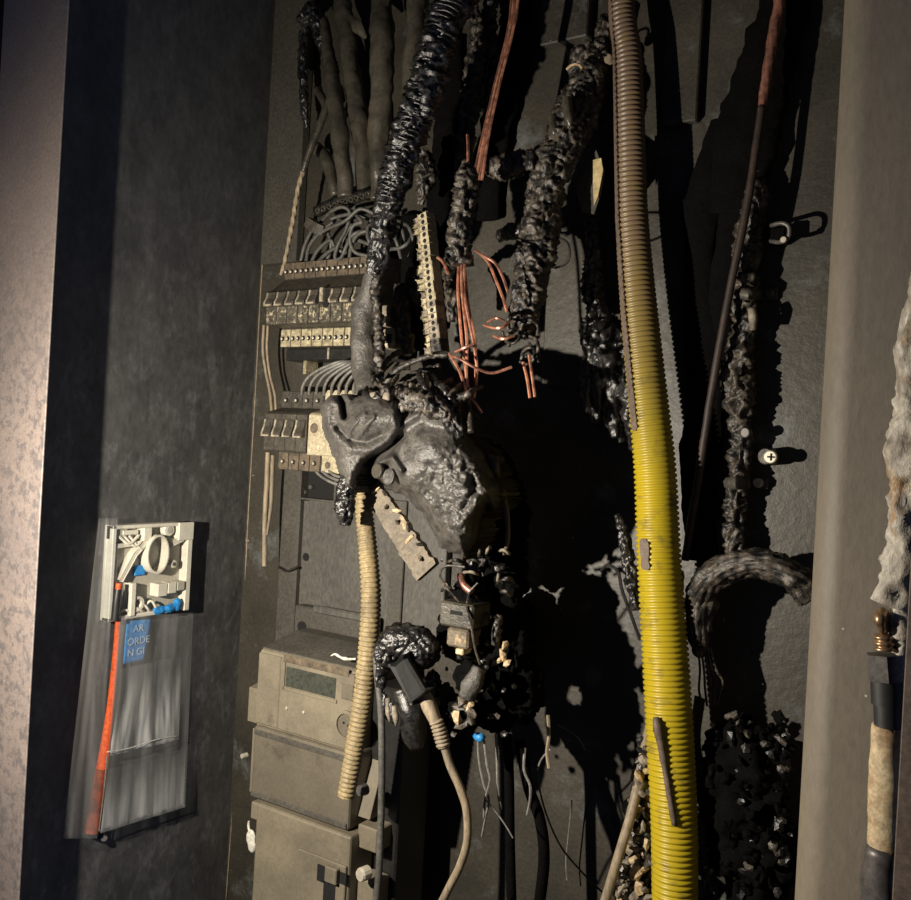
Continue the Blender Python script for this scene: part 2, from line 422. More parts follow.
# door frame flanges
tl = W(72, 0, -.359)
struct(box('trim_1', -.972, W(45, 450, -.359).x, -.361, -.359, ZB, ZT, 'frame_paint', bev=.0006))['label'] = 'pinkish brown painted frame flange with soot mottling'
struct(box('wall_front', -2.6, -.974, -.345, -.33, ZB - .6, ZT + .6, 'dark_masonry', bev=0))['label'] = 'dark room wall around the cabinet'
struct(box('wall_front_right', .102, 1.4, -.345, -.33, ZB - .6, ZT + .6, 'dark_masonry', bev=0))
# post with rounded edge on the other side
px0 = W(815, 450, -.335).x
pr = [(px0 + .001, -.30)]
for i in range(13):
    a = math.pi + i / 12 * math.pi / 2
    pr.append((px0 + .020 + .020 * math.cos(a), -.318 + .024 * math.sin(a)))
pr += [(.01, -.3405), (.10, -.338), (.10, -.30)]
b = bmesh.new()
A = [b.verts.new((x, y, ZB)) for x, y in pr]; B = [b.verts.new((x, y, ZT)) for x, y in pr]
b.faces.new(A); b.faces.new(B[::-1])
for i in range(len(pr)): b.faces.new((A[i], A[(i + 1) % len(pr)], B[(i + 1) % len(pr)], B[i]))
bmesh.ops.recalc_face_normals(b, faces=b.faces)
po = struct(from_bm('trim_2', b, 'post_paint', smooth=True)); po['label'] = 'brown painted frame post with rounded edge'
po.data.set_sharp_from_angle(angle=math.radians(40))
# flange edge in front of the post
q0, q1 = W(907, 600, -.40), W(889, 900, -.40)
struct(box('trim_3', W(900, 760, -.40).x, .06, -.402, -.399, ZB, W(905, 330, -.40).z, 'flange_paint', bev=.0005))['label'] = 'brown edge of folded flange beside the lug cable'

# pale plates on the back panel, lower part behind the meter
pl = thing('mounting_plate', 'dark grey mounting plate with round hole behind cream ribbed hose', 'plate', W(350, 620, -.012))
pbox('plate', 299, 446, 488, 640, -.012, -.0005, 'plate_paint', pl, .001)
disc('hole', W(306, 557, -.0122), (0, -1, 0), .0055, .0006, 'hole_black', pl)
pbox('fold', 389, 403, 500, 640, -.016, -.0122, 'trunk_paint', pl, .001)
lp = thing('meter_bracket', 'low sooty bracket with round hole above the meter', 'bracket', W(330, 635, -.03))
pbox('bracket_plate', 293, 372, 612, 660, -.035, -.0165, 'trunk_paint', lp, .002)
disc('hole', W(302, 627, -.0355), (0, -1, 0), .0075, .0009, 'hole_black', lp)
pbox('raised_edge', 312, 366, 610, 618, -.042, -.0352, 'plate_paint', lp, .002)
tk = thing('cable_trunking', 'slim sooty vertical trunking beside left wall below breakers', 'trunking', W(290, 560, -.02))
pbox('channel', 278, 296, 462, 660, -.022, -.0005, 'trunk_paint', tk, .003)
tube('cable_clip', [(279, 567, -.024), (287, 571, -.027), (297, 567, -.024)], .0016, 'black_plastic', tk)
tk2 = tag(pbox('rear_trunking', 268, 303, -30, 262, -.016, -.0005, 'trunk_paint', None, .002), 'wide sooty vertical trunking in upper corner beside left wall', 'trunking')
# square junction opening
jo = thing('knockout_frame', 'thin rectangular metal frame below cream breaker module', 'frame', W(318, 487, -.02))
for a in ((299, 336, 469, 471), (299, 336, 499, 501), (299, 301, 469, 501), (334, 336, 469, 501)):
    pbox('frame_bar', *a, -.030, -.013, 'trunk_paint', jo, .0005)
pbox('backing', 301, 334, 471, 499, -.016, -.0125, 'hole_black', jo, 0)
for q in ((307, 492), (313, 487)): disc('screw', W(*q, -.0165), (0, -1, 0), .003, .006, 'nut_grey', jo)
# raised sheet plates higher on the back panel
for nm, lab, a, y in (('upper_cover_plate', 'sooty brown rectangular cover plate at top behind bare copper wires', (541, 588, -20, 40), -.016),
                      ('side_cover_plate', 'narrow sooty cover plate right behind ribbed hose top', (664, 700, -20, 122), -.012),
                      ('middle_cover_plate', 'grey heat-stained plate beside thick charred mass', (545, 592, 232, 385), -.010),
                      ):
    tag(pbox(nm, *a, y, -.0005, 'panel_paint', None, .0015), lab, 'plate')
fp = thing('warped_plate', 'bent plate with peeled yellowish edge beside ribbed hose', 'plate', W(590, 214, -.04))
v = [W(576, 188, -.030), W(596, 150, -.06), W(604, 170, -.075), W(600, 195, -.075), W(594, 214, -.06), W(581, 212, -.035)]
v2 = [p + Vector((0, .002, 0)) for p in v]
mk('plate', v + v2, [(0, 1, 2, 3, 4, 5), (11, 10, 9, 8, 7, 6)] + [(i, (i + 1) % 6, 6 + (i + 1) % 6, 6 + i)[::-1] for i in range(6)], 'plate_paint', fp, False)
v = [W(593, 160, -.079), W(601, 158, -.079), W(603, 170, -.079), W(598, 196, -.079), W(594, 206, -.079), W(593, 190, -.079)]
v2 = [p + Vector((0, .0015, 0)) for p in v]
mk('peeled_edge', v + v2, [(0, 1, 2, 3, 4, 5), (11, 10, 9, 8, 7, 6)] + [(i, (i + 1) % 6, 6 + (i + 1) % 6, 6 + i)[::-1] for i in range(6)], 'peel', fp, False)

# ================================================================== METER
def zat(px, py, Y): return W(px, py, Y).z
def meter():
    t = thing('electricity_meter', 'sooty beige electricity meter with display and terminal cover', 'meter', W(310, 760, -.06))
    YF = -.125
    x0, x1 = W(258, 690, YF).x, W(356, 700, YF).x
    zt = W(258, 648, YF).z; zm = W(258, 724, YF).z; zl = W(252, 796, YF).z; zb = W(250, 915, YF).z - .05
    # body: side outline with a sloping rounded top
    prof = [(YF, zm - .004), (YF, zt - .003), (YF + .003, zt), (YF + .06, zt + .012), (YF + .095, zt + .012), (-.037, zt + .006), (-.037, zl), (YF, zl)]
    prism('body', prof, x0, x1, 'meter_plastic', t, .0015)
    prism('sooty_top', [(YF + .004, zt + .0014), (YF + .06, zt + .0135), (YF + .084, zt + .0135), (YF + .084, zt + .011), (YF + .06, zt + .011), (YF + .004, zt - .001)], x0 + .001, x1 - .001, 'meter_top', t)
    xm = W(281, 680, YF).x
    box('side_panel', x0 + .0005, xm, YF - .0025, YF + .002, zm + .002, zt - .004, 'meter_plastic', t, .001)
    fp = box('face_plate', xm + .001, x1 - .0005, YF - .0035, YF + .002, zm + .002, zt - .004, 'meter_plastic', t, .0012)
    # display
    X = lambda px, py: W(px, py, YF - .0035).x
    Zc = lambda px, py: W(px, py, YF - .0035).z
    d = box('display', X(286, 680), X(336, 685), YF - .0042, YF - .002, Zc(286, 686), Zc(286, 666), 'lcd', t, .0004, label='dark grey green display window')
    box('bezel', X(284, 680), X(338, 685), YF - .0055, YF - .0034, Zc(286, 690), Zc(286, 686.5), 'meter_plastic', d, .0005)
    box('bezel', X(282, 680), X(285, 685), YF - .0055, YF - .0034, Zc(286, 690), Zc(286, 662), 'meter_plastic', d, .0005)
    box('label_strip', X(284, 660), X(350, 660), YF - .0045, YF - .0034, Zc(286, 662), Zc(286, 655), 'terminal_brown', t, .0005)
    box('button', X(342, 690), X(354, 690), YF - .0048, YF - .0034, Zc(348, 700), Zc(348, 684), 'meter_cover', t, .0008)
    c = Vector((X(347, 725), YF - .0034, Zc(347, 725)))
    disc('optical_port', c, (0, -1, 0), .0165, .0030, 'meter_plastic', t, 24, inner=.013)
    disc('optical_port_lens', c, (0, -1, 0), .0128, .0012, 'meter_cover', t, 24)
    for k in ((-.004, .002), (.003, 0)):
        disc('port_dot', c + Vector((k[0], -.0012, k[1])), (0, -1, 0), .0015, .0008, 'hole_black', t, 8)
    for q in ((287, 708), (304, 712)):
        disc('indicator', Vector((X(*q), YF - .0034, Zc(*q))), (0, -1, 0), .0018, .0016, 'screw_steel', t, 8)
    # left ear
    xe = W(249, 705, YF + .01).x
    prism('ear', [(YF + .008, W(250, 725, YF).z), (YF + .008, W(250, 690, YF).z), (YF + .030, W(250, 686, YF).z), (YF + .030, W(250, 722, YF).z)], xe, x0, 'meter_plastic', t, .001)
    # clear lower cover, standing proud, with rounded rim
    YC = YF - .006
    cx0, cx1 = W(252, 760, YC).x, W(350, 790, YC).x
    cv = box('lower_cover', cx0, cx1, YC, YF + .05, zl + .002, zm, 'meter_cover', t, .0035, 2)
    box('cover_rim', cx0 + .002, cx1 - .002, YC - .0016, YC + .001, zm - .010, zm - .004, 'meter_top', cv, .0006)
    box('cover_rim', cx0 + .002, cx1 - .002, YC - .0016, YC + .001, zl + .004, zl + .010, 'meter_top', cv, .0006)
    xs = cx0
    box('side_strip', cx0 - .006, cx0, YC + .004, YC + .012, zl + .005, zm - .006, 'meter_plastic', cv, .0008)
    # terminal cover
    YT = YF - .011
    tx0, tx1 = W(254, 850, YT).x, W(350, 850, YT).x
    tc = box('terminal_cover', tx0, tx1, YT, -.03, zb, zl, 'meter_plastic', t, .003, 2)
    box('cover_lip', tx0 - .011, tx0 + .004, YT + .001, -.06, zl - .022, zl - .001, 'meter_plastic', tc, .002)
    zz = lambda px, py: W(px, py, YT).z
    xx = lambda px, py: W(px, py, YT).x
    sp = box('latch_plate', xx(299, 870), tx1 - .002, YT - .0035, YT + .001, zb, zz(299, 847), 'meter_plastic', tc, .001)
    box('latch_slot', xx(318, 880), xx(345, 880), YT - .0041, YT - .003, zz(330, 899), zz(330, 868), 'hole_black', sp, 0) if False else None
    L = thing('latch', None, None, (0, 0, 0)); bpy.data.objects.remove(L)
    for a, mm in (((317, 325, 865, 882), 'hole_black'), ((323, 335, 882, 905), 'hole_black'), ((336, 346, 872, 884), 'hole_black')):
        pbox('latch_slot', *a, YT - .0040, YT - .0030, mm, tc, 0)
    pbox('latch_hook', 324, 336, 868, 884, YT - .010, YT - .003, 'meter_plastic', tc, .001)
    # clips on the shaded flank
    pbox('flank_clip', 350, 355, 800, 829, YF + .012, YF + .040, 'meter_plastic', t, .001)
    pbox('flank_block', 357, 377, 827, 851, YF + .004, YF + .045, 'meter_plastic', t, .0015)
    prism('flank_web', [(YF + .010, zat(372, 826, YF)), (YF + .034, zat(372, 826, YF)), (YF + .034, zat(372, 760, YF))], W(362, 800, YF + .02).x, W(376, 800, YF + .02).x, 'meter_plastic', t, .0005)
    disc('flank_screw', W(366, 789, YF - .006), (-.2, -1, 0), .0062, .010, 'nut_grey', t, 12)
    disc('flank_screw', W(368, 872, YF - .006), (-.2, -1, 0), .0075, .012, 'screw_steel', t, 12)
    pbox('foot_block', 356, 374, 880, 915, YF + .002, YF + .03, 'meter_plastic', t, .002)
    pbox('flank_panel', 350, 362, 820, 915, YF + .030, -.04, 'black_plastic', t, .001)
    box('rear_housing', x1, x1 + .045, -.095, -.037, zb, zt - .02, 'black_plastic', t, .002)
    disc('side_screw', W(247, 755, YF + .03), (-.2, -1, 0), .0032, .008, 'screw_steel', t, 10)
    return t
MT = meter()
sl = thing('wire_seal', 'small bright white seal hanging beside meter', 'seal', W(251, 840, -.13))
blob('seal_disc', [EL(251, 838, -.130, 6.5, 9, .003), EL(252, 846, -.130, 5.5, 7, .003)], 'white_seal', sl, voxel=.0012)
tube('seal_wire', [(249, 822, -.122), (248.5, 827, -.13), (250, 832, -.13)], .0016, 'white_seal', sl)
wire('plastic_flake', 'pale curled plastic flake lying on meter top', 'flake', [(331, 656, -.128), (335, 654, -.126), (340, 657, -.124), (346, 659, -.124), (356, 659, -.124)], [.001, .0016, .0015, .0022, .001], 'white_seal', segs=8, step=.002, amp=.4, nsc=200)

# ================================================================== BREAKERS
def breaker(X0, z, w, nterm, name, label, group, mats, broken=False, lev_up=True):
    """z: dict of heights; X0 left edge"""
    body_m, term_top, term_bot, lab_m, lever_m = mats
    t = thing(name, label, 'breaker', Vector((X0 + w / 2, -.012, z['b1'])), group)
    yT, yF = -.056, -.086
    prof = [(-.012, z['t0']), (yT, z['t0']), (yT, z['t1']), (yF + .006, z['f0']), (yF, z['f0'] - .003), (yF, z['f1'] + .001), (yF + .003, z['f1']), (yT, z['f1']), (yT, z['b1']), (-.012, z['b1'])]
    e = .0004
    prism('body', prof, X0 + e, X0 + w - e, body_m, t, .0005)
    tt = box('terminal_upper', X0 + .0008, X0 + w - .0008, yT - .0015, yT + .001, z['t1'] + .001, z['t0'] - .0005, term_top, t, .0005)
    tb = box('terminal_lower', X0 + .0008, X0 + w - .0008, yT - .0020, yT + .001, z['b1'] + .0005, z['f1'] - .0015, term_bot, t, .0005)
    for tp, za in ((tt, (z['t0'] * .45 + z['t1'] * .55)), (tb, (z['f1'] * .45 + z['b1'] * .55))):
        for k in range(nterm):
            x = X0 + w * (k + .5) / nterm
            h = disc('screw_hole', (x, yT - .0021, za), (0, -1, 0), .0031, .0006, 'hole_black', tp, 10)
            disc('screw', (x - .0012, yT - .0024, za), (-.25, -1, 0), .0019, .0012, 'screw_steel', tp, 8)
    zm = z['l1']
    lb = box('label_plate', X0 + .0012, X0 + w - .0012, yF - .0006, yF + .001, z['f1'] + .0015, zm - .001, lab_m, t, .0003)
    # lever: a curved rocker with thin raised edge
    if not broken:
        pts = []
        zt, zb_ = z['l0'], z['l1']
        prof = [(yF + .001, zt), (yF - .002, zt), (yF - .0035, zt * .6 + zb_ * .4), (yF - .0075, zb_ + .0035), (yF - .0065, zb_), (yF + .001, zb_)]
        lv = prism('lever', prof, X0 + w * .26, X0 + w * .90, body_m, t, .0004)
        prism('lever_edge', [(y - .0009, q) for y, q in prof], X0 + w * .12, X0 + w * .26, lever_m, lv, .0003)
        box('lever_lip', X0 + w * .14, X0 + w * .84, yF - .0088, yF - .006, zb_ - .0006, zb_ + .0018, lever_m, lv, .0004)
    else:
        box('lever_socket', X0 + w * .15, X0 + w * .85, yF - .0008, yF + .001, z['l1'], z['l0'], 'hole_black', t, 0)
        box('lever', X0 + w * .18, X0 + w * .48, yF - .006, yF, z['l1'] + .002, z['l0'] + .002, lever_m, t, .001)
        disc('broken_pivot', (X0 + w * .62, yF - .0005, z['l1'] - .001), (0, -1, 0), .0045, .002, 'hole_black', t, 10)
    return t
zu = dict(t0=zat(300, 262, -.056), t1=zat(300, 279, -.056), f0=zat(300, 289, -.08), f1=zat(300, 324, -.086), b1=zat(300, 347, -.056), l0=zat(300, 291, -.086), l1=zat(300, 305, -.086))
X0 = W(266.5, 305, -.086).x
mu = ('breaker_plastic', 'terminal_brown', 'terminal_cream', 'breaker_label', 'breaker_lever')
ORD = ('next to the cabinet side wall', 'second from the cabinet side wall', 'third from the cabinet side wall', 'fourth from the cabinet side wall', 'fifth from the cabinet side wall', '', 'seventh from the cabinet side wall', 'eighth from the cabinet side wall', 'beside the pale scorched sheath')
for i in range(9):
    br = (i == 5)
    breaker(X0 + i * .018, zu, .018, 2, 'circuit_breaker',
            'circuit breaker with snapped lever and dark pivot in upper row' if br else 'soot-stained upper-row circuit breaker with double terminals, ' + ORD[i],
            'breakers in the upper row', mu, br)
zd = dict(t0=zat(290, 391, -.056), t1=zat(290, 408, -.056), f0=zat(290, 412, -.08), f1=zat(290, 452, -.086), b1=zat(290, 470, -.056), l0=zat(290, 420, -.086), l1=zat(290, 437, -.086))
X1 = W(264, 432, -.086).x
md_ = ('breaker_plastic', 'breaker_plastic', 'terminal_brown', 'breaker_plastic', 'breaker_lever')
for i in range(4):
    breaker(X1 + i * .018, zd, .018, 1, 'circuit_breaker', 'brown-grey circuit breaker in the lower row of four, ' + (ORD[0], ORD[1], ORD[2], 'touching the cream module')[i], 'breakers in the lower row', md_)
# cream residual-current module beside them
cm = thing('residual_current_switch', 'cream plastic module beside lower breakers, partly under melted lump', 'breaker', Vector((X1 + .085, -.012, zd['b1'])))
xa, xb = X1 + .0725, X1 + .145
prof = [(-.012, zd['t0'] + .002), (-.056, zd['t0'] + .002), (-.056, zd['t1']), (-.080, zd['f0']), (-.084, zd['f0'] - .003), (-.084, zd['f1'] - .002), (-.056, zd['f1'] - .002), (-.056, zd['b1']), (-.012, zd['b1'])]
prism('body', prof, xa, xb, 'cream_plastic', cm, .0008)
disc('round_hole', (xa + .010, -.0842, zd['f0'] * .62 + zd['f1'] * .38), (0, -1, 0), .0062, .0006, 'terminal_brown', cm, 16)
disc('screw_hole', (xa + .011, -.0562, zd['f1'] * .4 + zd['b1'] * .6), (0, -1, 0), .0045, .0006, 'terminal_brown', cm, 14)
disc('screw_hole', (xa + .011, -.0562, zd['t0'] * .5 + zd['t1'] * .5), (0, -1, 0), .0040, .0006, 'hole_black', cm, 14)
# rails
for nm, lab, a, y in (('mounting_rail', 'dark mounting rail strip with pale divider under upper breakers', (286, 398, 348, 360), -.040),):
    r = thing(nm, lab, 'rail', W(340, 354, y))
    pbox('rail_bar', *a, y, -.012, 'black_plastic', r, .001)
    pbox('divider', 327, 329, 347, 359, y - .002, y, 'breaker_lever', r, .0004)
    pbox('rail_post', 303, 306, 359, 374, y + .004, -.012, 'terminal_cream', r, .0006)
box('rail_backing', X0 + .004, X0 + .21, -.0118, -.0005, zu['b1'] + .01, zu['t0'] - .01, 'trunk_paint')
tag(bpy.data.objects['rail_backing'], 'flat backing plate behind the upper row of breakers', 'plate')
box('rail_backing', X1 + .004, X1 + .145, -.0118, -.0005, zd['b1'] + .01, zd['t0'] - .01, 'trunk_paint')
tag(bpy.data.objects['rail_backing.001'], 'flat backing plate behind the lower row of breakers', 'plate')
# module remains seen right of the charred cable
rm = thing('breaker_remnant', 'burnt cream breaker remnant with square hole right of charred cable', 'breaker', W(388, 338, -.05))
pbox('body', 381, 394, 329, 348, -.058, -.012, 'terminal_cream', rm, .001)
pbox('square_hole', 386, 391, 334, 343, -.0588, -.057, 'hole_black', rm, 0)
rm = thing('breaker_remnant', 'narrow scorched white remnant higher beside charred cable', 'breaker', W(385, 315, -.05))
pbox('body', 381, 389, 305, 326, -.058, -.012, 'ash', rm, .0015)
pbox('notch', 383, 386, 316, 323, -.0586, -.057, 'hole_black', rm, 0)

# cable arcs from upper to lower row
for i in range(8):
    x = 303 + i * 7.3
    tp = (352 + i * 3.0, 361, -.055)
    wire('control_wire', 'thin grey insulated wire arching down into lower breaker row', 'wire',
         [tp, (335 + i * 4.6, 363 + i * .6, -.068), (312 + i * 6.6, 374 + i * .5, -.070), (x, 386, -.066), (x - 1, 396, -.054)], .0019, 'pale_cable', 'wire arcs above lower breakers', segs=8, step=.003)
for i in range(3):
    wire('control_wire', 'thin pale wire below the cream breaker module', 'wire',
         [(313 + i * 6, 468 - i, -.05), (322 + i * 6, 477 - i, -.06), (336 + i * 5, 484 - i * 3, -.07), (352, 486 - i * 4, -.06)], .0018, 'pale_cable', 'wires below the cream module', segs=8, step=.003)
# tangle of wires above the upper row
TG = [
 [(306, 262, -.05), (310, 245, -.062), (322, 232, -.07), (345, 221, -.072), (360, 209, -.07), (375, 214, -.06)],
 [(321, 222, -.06), (332, 211, -.07), (343, 207, -.07), (350, 213, -.066), (346, 230, -.064), (338, 245, -.066), (335, 258, -.06), (341, 258, -.06), (347, 245, -.064), (354, 234, -.068), (368, 230, -.06)],
 [(311, 263, -.05), (318, 250, -.06), (330, 240, -.064), (334, 246, -.06)],
 [(317, 263, -.05), (326, 254, -.058), (336, 248, -.06), (342, 252, -.056)],
 [(353, 212, -.06), (360, 219, -.07), (362, 222, -.07), (353, 226, -.07), (350, 240, -.068), (355, 252, -.064), (368, 256, -.06)],
 [(374, 224, -.066), (368, 227, -.072), (368, 238, -.074), (372, 245, -.07), (376, 248, -.06)],
 [(349, 262, -.05), (351, 248, -.06), (355, 238, -.066), (362, 232, -.068), (372, 231, -.064)],
 [(300, 265, -.045), (304, 248, -.05), (308, 238, -.055), (312, 230, -.058)],
 [(326, 262, -.048), (331, 250, -.052), (330, 238, -.056), (327, 233, -.058)],
 [(358, 240, -.056), (366, 243, -.058), (374, 246, -.056)],
 [(331, 219, -.056), (340, 216, -.054), (356, 214, -.054), (372, 221, -.054)],
 [(342, 262, -.044), (346, 254, -.046), (344, 240, -.05), (352, 224, -.05)],
]
for i, p in enumerate(TG):
    wire('control_wire', 'sooty grey wire looping in the tangle above upper breakers', 'wire', p, .0024, 'grey_cable', 'wire tangle above upper breakers', segs=8, step=.003)
for p in ([(384, 251, -.06), (392, 249, -.07), (400, 248, -.072), (408, 243, -.07), (412, 236, -.06)],
          [(393, 222, -.06), (397, 226, -.07), (395, 236, -.072), (398, 246, -.07), (401, 258, -.06)],
          [(402, 224, -.055), (408, 226, -.065), (413, 238, -.066), (412, 250, -.06), (409, 257, -.056)],
          [(398, 224, -.06), (402, 230, -.062), (404, 240, -.06), (401, 247, -.06)]):
    wire('control_wire', 'sooty grey wire loop between charred cable and white terminal strip', 'wire', p, .0023, 'grey_cable', 'wire loops beside terminal strip', segs=8, step=.003)
cn = thing('wire_connector', 'small grey push-in wire connector at edge of wire tangle', 'connector', W(316, 228, -.06))
v, f = tube_geo([W(309, 222, -.066), W(317, 228, -.068), (W(325, 231, -.066))], [.0085, .0095, .008], segs=4, step=.004)
mk('body', v, f, 'breaker_plastic', cn, False)
tube('lead', [(322, 229, -.066), (328, 226, -.066), (333, 222, -.066)], .0022, 'grey_cable', cn, segs=8)
cb = thing('terminal_comb', 'blackened comb of ring terminals above the wire tangle', 'terminal strip', W(345, 200, -.06))
tube('bar', [(317, 212, -.056), (335, 203, -.056), (356, 197, -.056), (376, 193, -.056)], .0075, 'char', cb, segs=8, amp=.2, nsc=90)
for i in range(11):
    c = W(319 + i * 5.5, 211 - i * 1.75, -.0625)
    disc('ring', c, (.2, -1, .2), .0036, .003, 'soot_cable', cb, 10, inner=.0022)

# ================================================================== TERMINAL STRIP (white)
top, bot = W(426, 214, -.150), W(440, 352, -.150)
ax = (bot - top); Ln = ax.length; ax.normalize()
ts = thing('terminal_strip', 'scorched white screw terminal strip hanging among copper wires', 'terminal strip', top)
sd = (Vector((1, -.15, 0)) - ax * Vector((1, -.15, 0)).dot(ax)).normalized(); fr = sd.cross(ax)
if fr.y > 0: fr = -fr
NT = 22; pt = Ln / NT
def obb(c, a, b_, d, ha, hb, hd, bev, jit=0, seed=0):
    rn = random.Random(seed); B = bmesh.new(); r = bmesh.ops.create_cube(B, size=1)
    for v in r['verts']:
        j = Vector((rn.uniform(-1, 1), rn.uniform(-1, 1), rn.uniform(-1, 1))) * jit
        v.co = Vector(c) + a * (v.co.x * ha + j.x) + b_ * (v.co.y * hb + j.y) + d * (v.co.z * hd + j.z)
    if bev: bmesh.ops.bevel(B, geom=list(B.edges), offset=bev, segments=1, affect='EDGES')
    return B
for i in range(NT):
    c = top + ax * (pt * (i + .5))
    mm = 'cream_plastic' if i < 14 or i in (15, 16) else ('ash' if i < 20 else 'char_brown')
    o = from_bm('terminal', obb(c, sd, ax, fr, .0125, pt * .92, .012, .0008, .0003, i), mm, ts)
    disc('screw_hole', c + fr * .0061, fr, .0024, .0005, 'hole_black', o, 8)
    k = from_bm('wire_entry', obb(c - sd * .0105 + fr * random.uniform(-.004, .001), sd, ax, fr, .0085, pt * random.uniform(.6, .95), .010, .0012, .0012, 99 + i), 'terminal_cream' if i % 3 else 'ash', o)
sp_ = from_bm('spine', obb(top + ax * Ln / 2 - fr * .007, sd, ax, fr, .010, Ln, .004, .0005), 'char_brown', ts)

# ================================================================== THICK MELTED CABLES, TOP
CB = dict(segs=22, step=.003, amp=.26, nsc=42)
wire('power_cable', 'thick grey melted cable hanging left of the pair at cabinet top', 'cable', [(323, 20, -.05), (330, 60, -.06), (337, 110, -.07), (343, 160, -.07), (346, 197, -.066)], [.006, .009, .0105, .0100, .0100], 'soot_cable', **CB)
wire('power_cable', 'thick grey melted cable hanging right of the pair at cabinet top', 'cable', [(342, -20, -.04), (346, 30, -.05), (352, 80, -.052), (361, 130, -.052), (367, 196, -.045)], [.012, .011, .0125, .0125, .0115], 'soot_cable', **CB)
wire('power_cable', 'broad flattened grey cable between melted pair and charred cable', 'cable', [(383, -20, -.06), (383, 40, -.07), (381, 90, -.07), (380, 130, -.066), (377, 200, -.06)], [.0145, .0145, .0145, .013, .008], 'soot_cable', **CB)
wire('power_cable', 'smooth grey melted cable lying along charred cable at top', 'cable', [(420, -20, -.07), (416, 30, -.076), (411, 70, -.078), (406, 110, -.074)], [.013, .012, .011, .005], 'soot_cable', **CB)
for o_ in [o for o in bpy.data.objects if o.name.startswith('power_cable')]: pass
wire('cable_sliver', 'short leaf-shaped scrap of melted insulation at cabinet top', 'scrap', [(350, 16, -.072), (357, 26, -.08), (366, 38, -.076)], [.002, .0085, .002], 'soot_cable', segs=12, flat=.4)
wire('charred_lead', 'twisted charred lead above bare copper-tipped wire', 'cable', [(303, 20, -.04), (312, 12, -.05), (320, 30, -.055), (325, 50, -.055), (333, 72, -.058), (331, 95, -.055), (327, 108, -.05)], [.008, .010, .008, .007, .0065, .005, .004], 'char', segs=12, step=.003, amp=.45, nsc=90)
wire('charred_lead', 'narrow charred lead hanging beside left trunking', 'cable', [(304, 30, -.03), (303, 70, -.035), (305, 110, -.036), (307, 128, -.03)], [.006, .0055, .005, .003], 'char', segs=10, step=.003, amp=.4, nsc=90)
sw = thing('stripped_wire', 'stiff sheathed wire with bare copper lower end beside left wall', 'wire', W(282, 272, -.056))
tube('wire_sheath', [(330, 98, -.060), (322, 120, -.065), (311, 148, -.066), (303, 172, -.065)], [.0045, .0048, .0045, .0036], 'soot_cable', sw, segs=10, step=.003, amp=.2, nsc=120)
tube('bare_strand', [(304, 168, -.065), (298, 190, -.064), (292, 225, -.062), (285, 260, -.058), (281, 275, -.056)], [.0030, .0027, .0026, .0024, .0022], 'beige_cable', sw, segs=12, step=.0016, fib=(3, .25, 500), amp=.2, nsc=200)
wire('cable_sheath', 'pair of short sooty sheath ends near upper trunking', 'cable', [(318, 90, -.03), (323, 100, -.04), (327, 112, -.04)], [.006, .0055, .004], 'soot_cable', segs=10, amp=.2)
wire('cable_sheath', 'sooty sheath stub slanting behind the stripped wire', 'cable', [(316, 148, -.03), (326, 158, -.035), (331, 175, -.035), (336, 196, -.03)], [.008, .0085, .0075, .007], 'soot_cable', segs=10, amp=.25, nsc=50)

# main charred cable
wire('charred_cable', 'long ribbed charred cable running from top to melted lump', 'cable',
     [(462, -25, -0.130), (446, 15, -0.145), (436, 50, -0.155), (424, 95, -0.163), (410, 130, -0.165), (399, 165, -0.163), (388, 205, -0.157), (380, 245, -0.155), (376, 275, -0.153)],
     [.016, .017, .0165, .016, .016, .0145, .0125, .010, .0085], 'char', segs=22, step=.0025, amp=.42, nsc=75, rib=None)
rp = []
for i in range(46):                          # broken rings of burnt sheathing around it
    t = i / 45; py = -15 + 215 * t
    px = np.interp(py, [-15, 50, 95, 130, 165, 205], [458, 436, 424, 410, 399, 388])
    k = np.interp(py, [0, 200], [.0190, .0155])
    c = W(px, py, np.interp(py, [0, 130, 200], [-.146, -.164, -.158]))
    a0 = random.uniform(.1, .8); rn = []
    T = (W(388, 205, -.155) - W(458, -15, -.135)).normalized(); n1 = Vector((1, 0, 0)); n1 = (n1 - T * n1.dot(T)).normalized(); n2 = T.cross(n1)
    pts = [c + (n1 * math.cos(a) + n2 * math.sin(a)) * k * random.uniform(.96, 1.08) + T * random.uniform(-.001, .001) for a in np.linspace(a0, a0 + random.uniform(1.8, 3.0), 7)]
    rp.append(tube_geo(pts, [.0014] * 7, segs=5, step=.004, amp=.4, nsc=200))
cr_ = joined('sheath_rings', rp, 'char', None, True)
main = bpy.data.objects['charred_cable']; cr_.location = cr_.location - main.location; cr_.parent = main
wire('scorched_sheath', 'pale scorched cable sheath in front of the upper breakers', 'cable',
     [(379, 245, -.145), (373, 275, -.128), (366, 310, -.118), (364, 345, -.120), (366, 375, -.125), (371, 402, -.140)], [.007, .010, .0155, .0165, .0155, .014], 'soot_plastic', segs=20, step=.003, amp=.18, nsc=60)
wire('scorched_strip', 'thin copper-brown scorched strip along the pale cable sheath', 'strip',
     [(379, 232, -.160), (378, 262, -.152), (376, 290, -.140), (379, 330, -.140), (380, 365, -.144), (378, 398, -.156)], [.004, .005, .0055, .005, .0055, .004], 'char_brown', segs=12, step=.002, amp=.5, nsc=130)
